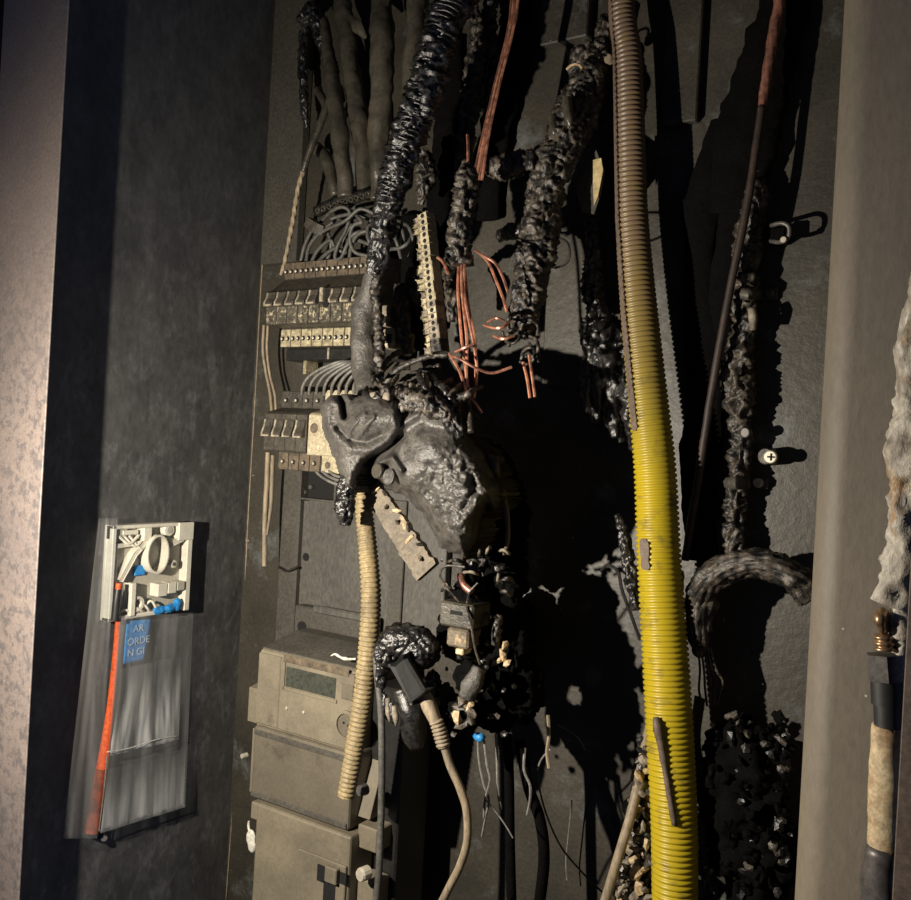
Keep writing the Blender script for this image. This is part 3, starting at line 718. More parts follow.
# cable remnants behind, between charred cable and copper wires
REM = [('charred_strand', 'crumbled charred strand hanging right of the long charred cable', [(470, -20, -.05), (478, 30, -.055), (473, 75, -.06), (467, 130, -.06), (462, 175, -.065)], [.008, .007, .010, .009, .008], 'char_brown'),
       ('charred_strand', 'charred strand against back panel near cabinet top', [(492, -20, -.03), (488, 30, -.035), (492, 70, -.04), (484, 110, -.04)], [.007, .009, .010, .006], 'char'),
       ('charred_strand', 'frayed charred strand below long charred cable beside wire loops', [(424, 150, -.06), (426, 175, -.06), (420, 205, -.06)], [.005, .011, .004], 'char_brown'),
       ('charred_strand', 'burnt strand between wire loops and white terminal strip', [(399, 285, -.04), (403, 300, -.05), (404, 330, -.05), (408, 355, -.05)], [.006, .008, .007, .005], 'char_brown'),
       ('charred_strand', 'short crumbled strand left of white terminal strip', [(412, 268, -.04), (412, 290, -.045), (416, 306, -.04)], [.004, .008, .004], 'char_brown'),
       ('charred_strand', 'thin charred strand beside the copper-filled bundle', [(457, 258, -.160), (447, 275, -.08), (452, 300, -.085), (451, 322, -.08)], [.005, .005, .006, .004], 'char_brown'),
       ]
for nm, lab, p, r, m in REM: wire(nm, lab, 'cable', p, r, m, segs=14, step=.003, amp=.5, nsc=80)

for lab, p, r_ in (('flat black shape for shade on panel behind the bare copper wires', [(520, -20, -.010), (512, 40, -.012), (505, 90, -.012), (492, 150, -.012), (488, 220, -.012)], [.014, .018, .022, .020, .014]),
                  ('flat black shape for shade on panel behind the long charred cable', [(455, 40, -.010), (447, 110, -.012), (440, 180, -.012), (437, 250, -.012), (432, 330, -.012)], [.012, .016, .016, .020, .016]),
                  ('flat black shape for shade on panel behind wire loops and terminal strip', [(410, 215, -.010), (404, 250, -.012), (400, 290, -.012), (410, 350, -.012)], [.012, .018, .020, .016])):
    wire('flat_shade', lab, 'cable', p, r_, 'char_and_shade', segs=20, step=.004, amp=.28, nsc=60, flat=.45)  # flat black shapes added to stand for shade between the cables
# ================================================================== COPPER WIRES
for i, (a, b_) in enumerate(((0, 0), (2.2, 1), (4.6, -1), (6.5, 2))):
    wire('copper_wire', 'bare copper wire slanting down from cabinet top into charred bundle', 'wire',
         [(513 + a, -15, -.095), (508 + a * .8, 30, -.10), (496 + a * .6 + b_ * .4, 80, -.105), (484 + a * .9, 130, -.11), (473 + a * 1.4, 180, -.112)], .0016, 'copper' if i % 2 else 'dark_copper', 'copper wires slanting from the top', segs=6, step=.004)
wire('copper_wire', 'short bare copper end rising from top of charred bundle', 'wire', [(467.5, 135, -0.150), (468, 150, -0.158), (468, 176, -0.162)], .0015, 'copper', segs=6)
wire('charred_bundle', 'knobbly charred bundle with copper wires leaving both ends', 'cable', [(468, 165, -0.162), (466, 190, -0.165), (463, 215, -0.165), (459, 240, -0.165), (460, 266, -0.165)], [.006, .012, .009, .011, .011], 'char_brown', segs=18, step=.0025, amp=.45, nsc=90)
for i, p in enumerate(([(459, 262, -0.162), (458, 290, -0.168), (460, 320, -0.168), (463, 350, -0.166), (470, 398, -0.165)],
                       [(462, 262, -0.166), (462, 290, -0.172), (465, 320, -0.172), (467, 345, -0.170), (466, 395, -0.168)],
                       [(465, 262, -0.166), (464, 290, -0.170), (468, 315, -0.172), (474, 345, -0.170), (477, 370, -0.168), (474, 398, -0.165)],
                       [(464, 262, -0.162), (466, 285, -0.166), (469, 310, -0.166), (475, 340, -0.164), (476, 385, -0.162)])):
    wire('copper_wire', 'bright bare copper wire dropping from charred bundle beside white strip', 'wire', p, .0016, 'copper', 'copper wires below charred bundle', segs=6, step=.004)
for i, (lab, p, m) in enumerate((
    ('copper wire curling from bundle left to the terminal strip', [(448, 273, -0.170), (443, 262, -0.180), (437, 257, -0.185)], 'copper'),
    ('thin copper wire arching over to the thick charred mass', [(474, 250, -0.160), (484, 256, -0.170), (495, 263, -0.170), (502, 275, -0.170), (508, 292, -0.160)], 'dark_copper'),
    ('dark copper wire dropping in an arc to charred mass', [(478, 252, -0.155), (488, 262, -0.160), (496, 280, -0.160), (503, 298, -0.160), (507, 312, -0.155)], 'copper'),
    ('pale copper loop touching thick charred mass, upper one', [(484, 325, -0.160), (494, 328, -0.170), (503, 327, -0.170), (509, 322, -0.160)], 'copper'),
    ('bright copper loop touching thick charred mass, lower one', [(494, 336, -0.160), (503, 339, -0.168), (514, 336, -0.160)], 'copper'),
    ('short curled copper end above the bright loops', [(488, 322, -0.155), (496, 318, -0.165), (504, 321, -0.160)], 'dark_copper'),
    ('copper wire crossing at foot of terminal strip toward charred mass', [(449, 354, -0.180), (462, 360, -0.185), (476, 368, -0.180), (492, 373, -0.170), (512, 367, -0.165)], 'dark_copper'),
    ('copper wire steeply falling from foot of terminal strip', [(450, 355, -0.180), (460, 372, -0.185), (466, 392, -0.180), (472, 402, -0.175)], 'copper'),
    ('short copper jumper across the dropping copper wires', [(455, 352, -0.178), (464, 348, -0.182), (474, 344, -0.178)], 'dark_copper'),
    ('bright copper wire hanging below thick charred mass, left one', [(523, 362, -0.150), (527, 378, -0.150), (530, 398, -0.150)], 'copper'),
    ('bright copper wire hanging below thick charred mass, right one', [(529, 355, -0.150), (532, 375, -0.150), (535, 397, -0.150)], 'copper'),
    ('kinked copper wire end above the melted lump', [(466, 395, -0.175), (474, 402, -0.180), (482, 413, -0.175)], 'copper'))):
    wire('copper_wire', lab, 'wire', p, .0015, m, segs=6, step=.003)

# ================================================================== THICK CHARRED MASS CENTRE
cmass = thing('charred_cable_mass', 'thick crumbly charred cable mass left of ribbed hose', 'cable', W(545, 250, -0.075))
v, f = blob_geo([EL(570, 118, -.05, 16, 26, .020), EL(585, 60, -.04, 14, 16, .014)], voxel=.0018, amp=.005, nsc=60, fine=.0040, fsc=150,
   tubes=[([(607, 20, -.030), (598, 60, -.036), (585, 95, -.052), (571, 130, -.070), (554, 165, -.085), (544, 205, -.092), (539, 240, -.100), (532, 275, -.110), (526, 305, -.118), (521, 330, -.120)],
           [.008, .014, .020, .021, .019, .018, .019, .017, .015, .011], dict(segs=18, step=.005)),
          ([(546, 150, -.07), (540, 185, -.08), (534, 215, -.085), (528, 250, -.085)], [.008, .012, .010, .006], dict(segs=12, step=.005))])
mk('burnt_insulation', v, f, 'char_brown', cmass)
for q in ((529, 288), (533.5, 289)):
    tube('copper_stub', [(q[0] + 1.5, q[1] - 3, -.098), (q[0], q[1] + 5, -.106)], .0018, 'bone', cmass, segs=6)
tube('brass_tip', [(553, 118, -.085), (554.5, 131, -.095), (554.5, 136, -.096)], [.0055, .005, .0015], 'soot_cable', cmass, segs=10)
tube('brass_tip', [(567, 100, -.09), (569, 118, -.098), (570, 126, -.098)], [.0055, .005, .0016], 'soot_cable', cmass, segs=10)
for q in ((554.5, 131, 554.5, 136), (570, 120, 570, 128)):
    tube('bare_end', [(q[0], q[1], -.086), (q[2], q[3], -.087)], .0018, 'copper', cmass, segs=6)
tube('pale_wire', [(567, 69, -.085), (572, 65, -.09), (578, 64, -.09), (582, 68, -.085)], .0014, 'bone', cmass, segs=6)
disc('pale_cap', W(611, 60, -.05), (-.3, -1, 0), .005, .006, 'beige_cable', cmass, 10)
for i in range(7):
    a = random.uniform(0, 6.28)
    c = Vector((519 + random.uniform(-8, 12), 338 + random.uniform(-14, 22), 0))
    tube('curl', [(c.x + 9 * math.cos(a + k * .9), c.y + 11 * math.sin(a + k * .9), -.135 - .004 * (k % 3)) for k in range(5)], .0016, 'char_brown', cmass, segs=6, step=.003, amp=.3, nsc=150)
wire('thin_loop', 'thin black wire loop springing from charred mass', 'wire', [(557, 237, -0.095), (567, 242, -0.115), (570, 254, -0.120), (566, 264, -0.115), (555, 268, -0.095)], .0012, 'black_cable', segs=6, step=.003)
wire('charred_stub', 'stubby burnt lug sticking out left of charred mass', 'scrap', [(493, 168, -0.090), (505, 166, -0.100), (520, 163, -0.100), (536, 160, -0.100)], [.010, .0125, .012, .009], 'char_brown', segs=14, step=.003, amp=.3, nsc=80)
wire('charred_stub', 'thin black stub left of charred mass lower down', 'scrap', [(500, 236, -0.085), (512, 232, -0.095), (524, 231, -0.105)], [.006, .008, .007], 'char', segs=10, step=.003, amp=.3, nsc=90)
# flaking strips right of it (behind hose)
FL = []
for i in range(24):
    x = 586 + (i * 37 % 44); y0 = 318 + (i * 23 % 50); y1 = y0 + 45 + (i * 17 % 45)
    sl_ = random.uniform(-6, 8)
    FL.append(tube_geo([W(x, y0, -.01 - .02 * random.random()), W(x + sl_ * .4, (y0 + y1) / 2, -.016 - .015 * random.random()), W(x + sl_, min(y1, 449), -.01 - .02 * random.random())],
                       [.006, .009, .004], segs=16, step=.0018, amp=.6, nsc=150))
cf = joined('charred_sheath_flakes', FL, 'char', None, True); tag(cf, 'curtain of flaking charred sheathing left of the yellow hose', 'charred sheathing')
wire('charred_strand', 'thin charred strand hanging just left of ribbed hose', 'cable', [(590, 210, -.03), (594, 250, -.04), (592, 290, -.04), (600, 325, -.045)], [.004, .007, .010, .010], 'char', segs=12, step=.003, amp=.5, nsc=80)
wire('charred_strand', 'short charred strand left of yellow hose at middle height', 'cable', [(617, 515, -.04), (624, 535, -.05), (630, 570, -.055), (636, 610, -.05)], [.003, .005, .006, .004], 'char', segs=10, step=.003, amp=.5, nsc=90)

# ================================================================== RIBBED HOSES
HP = [(622, -25, -.050), (628, 60, -.052), (630, 140, -.055), (632, 220, -.056), (639, 310, -.060), (648, 400, -.064), (655, 470, -.066), (659, 560, -.070), (665, 650, -.074), (670, 740, -.078), (674, 820, -.082), (675, 920, -.086)]
hw = [12.5, 13.5, 14.5, 15.5, 17.5, 19, 20, 21, 22, 22.5, 22, 21.5]
HR = [w * MP(*p) for w, p in zip(hw, HP)]
hs = thing('corrugated_conduit', 'wide yellow corrugated conduit with sooty brown upper half', 'conduit', W(*HP[-1]))
tube('corrugated_tube', HP, HR, 'yellow_hose', hs, segs=36, rib=(.0052, .055))
def on_hose(py, ang, off=0.):
    ys = [p[1] for p in HP]
    c = W(np.interp(py, ys, [p[0] for p in HP]), py, np.interp(py, ys, [p[2] for p in HP]))
    r = np.interp(py, ys, HR)
    return c + Vector((math.cos(ang), math.sin(ang), 0)) * (r * 1.03 + off)
def ribbon(name, py0, py1, a, wid, th, m, parent, da=0, n=40, jag=0.):
    V, F = [], []
    for i in range(n + 1):
        py = py0 + (py1 - py0) * i / n; aa = a + da * i / n
        w = wid * (1 + jag * noise.noise(Vector((i * .7, wid * 99, 0)))) * (0.5 if i in (0, n) else 1)
        for k, o_ in ((-1, 0), (-1, th), (1, th), (1, 0)): V.append(on_hose(py, aa + k * w, o_))
    for i in range(n):
        for k in range(4):
            k2 = (k + 1) % 4; F.append((i * 4 + k, i * 4 + k2, i * 4 + 4 + k2, i * 4 + 4 + k))
    F += [(0, 3, 2, 1), (n * 4, n * 4 + 1, n * 4 + 2, n * 4 + 3)]
    return mk(name, V, F, m, parent, False)
ribbon('sheath_strip', -20, 432, math.radians(222), .20, .0015, 'flange_paint', hs, .32, 120, .15)
for i in range(60):
    py = 4 + i * 6.5
    if py > 390: break
    c = on_hose(py, math.radians(222) + .32 * (py + 20) / 452 + .20, .0016)
    disc('slot', c, (c - on_hose(py, 0, -HR[3])).normalized(), .0012, .0004, 'hole_black', hs, 6) if i % 1 == 0 else None
ribbon('scorch_patch', 538, 569, math.radians(252), .24, .0018, 'flange_paint', hs, .02, 10, .5)
tube('char_twig', [on_hose(712, math.radians(262), .003), on_hose(722, math.radians(266), .004), on_hose(760, math.radians(275), .002), on_hose(815, math.radians(290), .002)], [.0028, .0048, .0030, .0028], 'flange_paint', hs, segs=8, step=.004, amp=.25, nsc=150)

CP = [(362, 478, -.150), (364, 510, -.158), (368, 550, -.165), (371, 595, -.168), (369, 640, -.168), (364, 690, -.168), (356, 740, -.170), (346, 796, -.172)]
tube('flexible_conduit', CP, [6.5 * MP(*CP[0]), 8.2 * MP(*CP[1]), 9.0 * MP(*CP[2]), 9.6 * MP(*CP[3]), 9.6 * MP(*CP[4]), 9.6 * MP(*CP[5]), 9 * MP(*CP[6]), 8.2 * MP(*CP[7])], 'cream_conduit', None, segs=24, rib=(.0050, .085))
tag(bpy.data.objects['flexible_conduit'], 'narrow cream corrugated hose hanging in front of the meter', 'conduit')

# ================================================================== MELTED LUMP
lump = thing('melted_enclosure', 'large melted grey plastic lump with draped folds below breakers', 'melted plastic', W(430, 480, -.05))
def seg_dist(X, Y, poly, closed=False):
    D = np.full(X.shape, 1e9); n = len(poly)
    for i in range(n if closed else n - 1):
        (ax_, ay), (bx_, by) = poly[i], poly[(i + 1) % n]
        dx, dy = bx_ - ax_, by - ay; t = np.clip(((X - ax_) * dx + (Y - ay) * dy) / (dx * dx + dy * dy + 1e-9), 0, 1)
        D = np.minimum(D, np.hypot(X - ax_ - t * dx, Y - ay - t * dy))
    return D
def inside(X, Y, poly):
    I = np.zeros(X.shape, bool); n = len(poly)
    for i in range(n):
        (x1, y1), (x2, y2) = poly[i], poly[(i + 1) % n]
        c = ((y1 > Y) != (y2 > Y)) & (X < (x2 - x1) * (Y - y1) / (y2 - y1 + 1e-12) + x1); I ^= c
    return I
def relief(name, poly, front, yback, m, parent, res=1.3, edge=14, rough=None, efl=.25):
    """solid slab of melted matter: outline poly, front surface depth front(x,y), closed behind at yback"""
    xs = np.arange(min(p[0] for p in poly) - 2, max(p[0] for p in poly) + 2, res); ys = np.arange(min(p[1] for p in poly) - 2, max(p[1] for p in poly) + 2, res)
    X, Y = np.meshgrid(xs, ys); jx = np.array([[noise.noise(Vector((x * .12, y * .12, 3))) for x in xs] for y in ys]) * 2.2
    X2, Y2 = X + jx, Y - jx
    I = inside(X2, Y2, poly); D = seg_dist(X2, Y2, poly, True)
    e = np.clip(D / edge, 0, 1); e = np.sqrt(1 - (1 - e) ** 2)
    Yf = front(X, Y); Yf = yback + (Yf - yback) * (efl + (1 - efl) * e)
    V, F, ix, ib = [], [], {}, {}
    H, Wd = X.shape
    cell = [(j, i) for j in range(H - 1) for i in range(Wd - 1) if I[j, i] and I[j + 1, i] and I[j, i + 1] and I[j + 1, i + 1]]
    edges = {}
    for j, i in cell:
        q = [(j, i), (j, i + 1), (j + 1, i + 1), (j + 1, i)]
        for k in q:
            if k not in ix:
                yy = Yf[k]
                if rough is not None: yy -= rough(X[k], Y[k])
                ix[k] = len(V); V.append(W(X[k], Y[k], yy))
        F.append([ix[k] for k in q])
        for k in range(4):
            e_ = (q[k], q[(k + 1) % 4])
            if (e_[1], e_[0]) in edges: del edges[(e_[1], e_[0])]
            else: edges[e_] = 1
    for a_, b_ in edges:
        for k in (a_, b_):
            if k not in ib: ib[k] = len(V); p = V[ix[k]]; V.append(Vector((p.x, yback, p.z)))
        F.append([ix[b_], ix[a_], ib[a_], ib[b_]])
    return mk(name, V, F, m, parent, True)
G = lambda X, Y, poly, w: np.exp(-(seg_dist(X, Y, poly) / w) ** 2)
S = lambda X, Y, x, y, w, h=None: np.exp(-((X - x) / w) ** 2 - ((Y - y) / (h or w)) ** 2)
def fmain(X, Y):
    y = -.198 + .00012 * (X - 380)
    y = y - .026 * S(X, Y, 425, 450, 34, 30) - .022 * S(X, Y, 462, 492, 28, 34) - .010 * S(X, Y, 405, 480, 22, 16) 
    y = y - .012 * G(X, Y, [(398, 425), (420, 412), (445, 418)], 7) + .012 * G(X, Y, [(366, 478), (372, 460), (388, 448), (402, 436)], 4)
    y = y - .010 * G(X, Y, [(376, 478), (380, 462), (392, 458), (400, 470)], 4) - .012 * S(X, Y, 478, 505, 9, 10) - .010 * S(X, Y, 456, 528, 12, 14) + .006 * G(X, Y, [(472, 480), (474, 492), (466, 505)], 5)
    return y
def rmain(x, y):
    k = max(0., min(1., ((x - 415) * .7 + (y - 455) * .7) / 40)); q = Vector((x, y, 0))
    return .0016 * noise.noise(q * .07) + k * (.0030 * noise.noise(q * .16) + .0014 * noise.noise(q * .42)) + (.3 + k) * .0008 * noise.noise(q * .8)
relief('lump', [(384, 402), (405, 396), (430, 398), (450, 404), (458, 420), (470, 436), (482, 450), (490, 468), (499, 485), (502, 500), (495, 512), (486, 508), (481, 522), (478, 540), (470, 552), (466, 562), (452, 553), (440, 548), (425, 520), (408, 500), (390, 490), (372, 480), (364, 470), (366, 445), (372, 415)], fmain, -.11, 'blistered_plastic', lump, 1.2, 16, rmain)
def ffold(X, Y):
    y = -.212 - .016 * S(X, Y, 362, 424, 22, 14) - .014 * S(X, Y, 388, 416, 18, 14) - .006 * S(X, Y, 347, 462, 10, 20)
    y = y - .005 * G(X, Y, [(328, 404), (328, 424), (337, 440), (352, 449), (370, 450), (386, 442), (398, 428)], 5)
    y = y + .006 * G(X, Y, [(338, 428), (350, 439), (366, 442), (382, 435)], 3.0) + .020 * G(X, Y, [(338, 394), (343, 403), (345, 416)], 3)
    y = y - .0035 * G(X, Y, [(348, 436), (356, 424), (364, 414)], 2.6) - .003 * G(X, Y, [(358, 438), (366, 426), (374, 416)], 2.6)
    y = y + .003 * G(X, Y, [(352, 432), (361, 420)], 2.0) + .012 * G(X, Y, [(356, 486), (362, 466), (374, 456), (390, 448)], 3)
    return y
relief('draped_fold', [(320, 420), (321, 404), (328, 396), (338, 394), (348, 393), (354, 397), (366, 394), (380, 396), (398, 402), (404, 418), (402, 430), (392, 446), (378, 456), (366, 462), (358, 478), (352, 494), (344, 488), (337, 468), (330, 448), (324, 434)], ffold, -.150, 'soot_plastic', lump, 1.0, 9, lambda x, y: .0014 * noise.noise(Vector((x, y, 5)) * .10) + .0009 * noise.noise(Vector((x, y, 5)) * .33), .62)
Yl = -.20
disc('embedded_knob', W(379, 471, Yl - .012), (-.2, -1, .1), .0075, .004, 'soot_cable', lump, 16)
disc('embedded_knob', W(390, 477, Yl - .012), (-.2, -1, .1), .0080, .003, 'soot_plastic', lump, 16)
tube('charred_drip', [(349, 476, Yl - .002), (346, 495, Yl), (345, 512, Yl), (344, 525, Yl)], [.008, .0085, .0085, .005], 'char', lump, segs=18, step=.002, amp=.42, nsc=150)
tube('charred_ridge', [(405, 400, Yl - .01), (430, 404, Yl - .015), (448, 416, Yl - .008), (462, 436, Yl)], [.010, .010, .008, .005], 'char_brown', lump, segs=14, step=.0025, amp=.45, nsc=110)
# crumbled strands lying on top of it
rf = random.Random(21)
FR = ('char', 'char_brown', 'char_brown', 'ash', 'char_brown')
for i in range(26):
    x = rf.uniform(362, 472); y = 402 + rf.uniform(-6, 6); a = rf.uniform(.3, 2.2); L_ = rf.uniform(10, 30)
    dx, dy = L_ * math.cos(a), L_ * math.sin(a); k = rf.uniform(-6, 6)
    p = [(x, y, -.20), (x + dx * .3 + k, y - dy * .35, -.205), (x + dx * .7 - k * .5, y - dy * .7, -.19), (x + dx, y - dy, -.17 + rf.uniform(0, .02))]
    wire('charred_fragment', 'short burnt cable fragment sticking up from melted lump', 'scrap', p, [.0035, rf.uniform(.0025, .004), rf.uniform(.002, .0035), .0015], FR[i % 5], 'burnt fragments on the melted lump', segs=12, step=.0018, amp=.5, nsc=170)
for i, p in enumerate(([(446, 403, Yl), (440, 392, Yl + .01), (444, 384, Yl + .02), (452, 380, Yl + .03)],
          [(458, 432, Yl), (452, 415, Yl - .004), (448, 402, Yl + .005), (444, 396, Yl + .01)],
          [(462, 438, Yl), (458, 415, Yl), (459, 402, Yl + .01), (466, 399, Yl + .02), (469, 410, Yl + .01), (471, 432, Yl)],
          [(382, 388, -.15), (395, 372, -.15), (412, 362, -.145), (432, 356, -.14), (448, 355, -.135)],
          [(392, 396, -.16), (404, 380, -.158), (420, 371, -.15), (440, 366, -.145)],
          [(376, 384, -.14), (384, 365, -.14), (392, 356, -.12), (400, 352, -.10)],
          [(402, 398, -.16), (412, 384, -.16), (424, 378, -.15), (436, 380, -.15)],
          [(386, 392, -.15), (390, 376, -.14), (398, 368, -.13), (410, 368, -.12)])):
    wire('burnt_wire', 'stiff burnt grey wire curling above the melted lump', 'wire', p, .0028, 'char_brown', 'burnt wires above the melted lump', segs=8, step=.003, amp=.3, nsc=120)
# board with scorched edge
bd = thing('scorched_board', 'slanting scorched board with pale burnt edges under melted lump', 'board', W(415, 545, -.15))
p0, p1 = W(372, 488, -.165), W(428, 572, -.165)
a_ = (p1 - p0).normalized(); n_ = Vector((.1, -1, .05)); n_ = (n_ - a_ * n_.dot(a_)).normalized(); s_ = a_.cross(n_)
PV, PF = [], []; NB = 36
for i in range(NB + 1):
    t_ = i / NB; c_ = p0.lerp(p1, t_)
    for sg in (-1, 1):
        w_ = .0105 + .0035 * t_ + .0030 * noise.noise(Vector((i * .45, sg * 9.0, 2))) + .0012 * noise.noise(Vector((i * 1.9, sg * 5.0, 7)))
        for hh in (-.004, .004): PV.append(c_ + s_ * (sg * w_) + n_ * (hh + .0008 * noise.noise(Vector((i * .8, sg, hh * 99)))))
for i in range(NB):
    k = i * 4
    for a4, b4 in ((0, 1), (1, 3), (3, 2), (2, 0)): PF.append((k + a4, k + b4, k + 4 + b4, k + 4 + a4))
PF += [(0, 2, 3, 1), (NB * 4, NB * 4 + 1, NB * 4 + 3, NB * 4 + 2)]
mk('plank', PV, PF, 'board', bd, False)
for k in range(9):
    q = p0 + a_ * (p1 - p0).length * (.06 + .10 * k) + s_ * ((.011 if k % 2 else .004) if s_.x > 0 else -(.011 if k % 2 else .004))
    v, f = chunk_geo(q + n_ * .004, .0045, k + 300, 1, (1.6, .5, .6)); mk('scorched_edge', v, f, 'bone' if k in (0, 3, 6) else ('char_brown' if k % 2 else 'board'), bd, False)

# ================================================================== LOWER CHARRED CLUSTER
hood = thing('charred_connector', 'shiny black charred connector hood right of cream hose', 'connector', W(410, 660, -.12))
v, f = blob_geo([EL(402, 640, -.185, 24, 15, .02), EL(418, 648, -.18, 22, 20, .02), EL(388, 652, -.185, 12, 16, .015), EL(432, 690, -.17, 8, 22, .01), EL(382, 672, -.18, 6, 18, .008)], voxel=.0016, amp=.003, nsc=80, fine=.0026, fsc=190)
mk('hood', v, f, 'char', hood)
g0, g1 = W(402, 662, -.204), W(421, 694, -.204); ga = (g1 - g0).normalized(); gn = Vector((-.25, -1, 0)); gn = (gn - ga * gn.dot(ga)).normalized(); gs = ga.cross(gn)
from_bm('grip', obb((g0 + g1) / 2, ga, gs, gn, (g1 - g0).length * 1.15, .019, .010, .003, .0012, 8), 'black_gloss', hood)
tube('skirt', [(405, 690, -.17), (412, 712, -.172), (414, 735, -.17), (416, 748, -.168)], [.015, .014, .012, .007], 'char', hood, segs=14, step=.003, amp=.22, nsc=70)
for i in range(5):
    tube('shred', [(382 + i * 3, 690 + i * 4, -.178), (380 + i * 4, 706 + i * 3, -.18), (384 + i * 3, 718 + i * 2, -.178)], [.003, .003, .001], 'char' if i % 2 else 'ash', hood, segs=6, step=.003, amp=.3, nsc=120)
pw = thing('plug_cable', 'tan cable with ribbed strain relief leaving the black charred connector', 'cable', W(445, 880, -.15))
tube('plug_neck', [(424, 696, -.195), (430, 708, -.196), (436, 722, -.196)], [.0075, .0075, .006], 'beige_cable', pw, segs=10, step=.004)
tube('strain_relief', [(436, 720, -.196), (440, 732, -.195), (444, 747, -.194)], [.0062, .0065, .0062], 'beige_cable', pw, segs=14, rib=(.0036, .14))
tube('cord', [(444, 745, -.194), (450, 765, -.192), (460, 788, -.19), (467, 812, -.188), (467, 842, -.186), (460, 866, -.184), (450, 886, -.182), (438, 910, -.18)], .0040, 'beige_cable', pw, segs=12)
wire('hanging_cable', 'thin smooth black cord hanging in front of the meter right side', 'cable', [(376, 652, -.178), (377, 672, -.18), (381, 710, -.182), (382, 760, -.182), (381, 820, -.182), (379, 870, -.182), (376, 905, -.182)], .0036, 'grey_cable', segs=12)

cl = thing('burnt_terminal_cluster', 'burnt cluster of terminals and wires under the melted lump', 'terminal block', W(470, 640, -.10))
v, f = blob_geo([EL(470, 600, -.15, 20, 26, .02), EL(478, 645, -.145, 22, 26, .022), EL(505, 650, -.13, 26, 40, .022), EL(520, 690, -.12, 24, 34, .022), EL(470, 680, -.165, 14, 18, .014), EL(463, 713, -.17, 16, 18, .015), EL(500, 590, -.12, 26, 22, .02),
                 EL(495, 710, -.12, 22, 22, .02), EL(505, 560, -.075, 24, 26, .02), EL(512, 522, -.07, 18, 26, .016), EL(500, 640, -.06, 26, 50, .06), EL(475, 625, -.06, 22, 35, .06)], voxel=.0022, amp=.006, nsc=70, fine=.004, fsc=130)
mk('charred_core', v, f, 'char_and_shade', cl)
for k, (a, m) in enumerate((((439, 473, 603, 628), 'soot_cable'), ((446, 468, 629, 648), 'board'))):
    o = pbox('terminal_body', *a, -.184, -.15, m, cl, .002)
pbox('terminal_slot', 450, 462, 611, 615, -.1846, -.18, 'hole_black', cl, 0)
pbox('pale_tab', 455, 463, 649, 655, -.182, -.16, 'bone', cl, .001)
tube('pink_wire', [(460, 575, -.165), (464, 585, -.17), (472, 592, -.17)], .004, 'dark_copper', cl, segs=8)
for p in ([(459, 602, -.186), (447, 588, -.19), (440, 575, -.19), (446, 566, -.185), (465, 567, -.18)], [(467, 603, -.186), (470, 592, -.19), (478, 583, -.188)], [(466, 606, -.186), (471, 625, -.188), (475, 648, -.186), (480, 664, -.18)]):
    tube('thin_wire', p, .0012, 'char_brown', cl, segs=6, step=.003)
tube('burnt_bolt', [(500, 615, -.155), (497, 630, -.16), (495, 645, -.16)], [.003, .004, .004], 'char_brown', cl, segs=8, amp=.4, nsc=150, step=.003)
for i, (x, y, r) in enumerate(((505, 646, 4.5), (503, 655, 5), (507, 663, 4), (500, 660, 3))):
    v, f = chunk_geo(W(x, y, -.165), r * .0011, 500 + i, 1, (1.1, .6, 1.2)); mk('bare_lug', v, f, 'bone', cl, False)
tube('burnt_ferrule', [(480, 668, -.18), (472, 685, -.186), (466, 698, -.188)], [.008, .009, .007], 'soot_plastic', cl, segs=14, step=.003, amp=.25, nsc=110)
for i in range(12):
    a = i * .55
    v, f = chunk_geo(W(464 + 8 * math.cos(a), 714 + 10 * math.sin(a), -.186 - .002 * (i % 3)), .0052 + .002 * (i % 2), 520 + i, 1, (.6, .6, 1.2)); mk('pale_shard', v, f, 'bone' if i % 5 == 0 else ('ash' if i % 3 == 0 else 'char_brown'), cl, False)
for i in range(60):
    x, y = random.uniform(440, 515), random.uniform(560, 735)
    v, f = chunk_geo(W(x, y, -.155 - random.random() * .02), random.uniform(.0015, .0042), 540 + i, 1, (1, .7, 1)); mk('burnt_crumb', v, f, random.choice(['char_brown', 'char', 'char', 'char']), cl, False)
for i in range(14):
    x, y = random.uniform(440, 515), random.uniform(552, 600); a = random.uniform(0, 3.1)
    tube('wire_shred', [(x, y, -.165), (x + 8 * math.cos(a), y - 6 * math.sin(a), -.172), (x + 14 * math.cos(a), y - 9 * math.sin(a) + 3, -.165)], .0016, random.choice(['char_brown', 'ash', 'char']), cl, segs=6, step=.003, amp=.3, nsc=150)
wire('charred_column', 'tall charred column rising behind melted lump to burnt cluster', 'cable', [(476, 440, -.07), (500, 470, -.08), (512, 500, -.08), (514, 540, -.08), (508, 570, -.08)], [.012, .014, .014, .012, .010], 'char_and_shade', segs=14, step=.004, amp=.4, nsc=70)
wire('scorched_rod', 'thin pink-brown scorched rod between lump and burnt cluster', 'rod', [(500, 485, -.135), (505, 505, -.138), (508, 530, -.138), (505, 555, -.135)], [.005, .003, .003, .0025], 'flange_paint', segs=8, step=.003, amp=.3, nsc=90)
wire('plastic_scrap', 'grey leaf-shaped melted scrap right of the melted lump', 'scrap', [(484, 458, -.14), (492, 465, -.15), (498, 478, -.14)], [.004, .010, .002], 'soot_plastic', segs=10, step=.003, amp=.2, flat=.5)

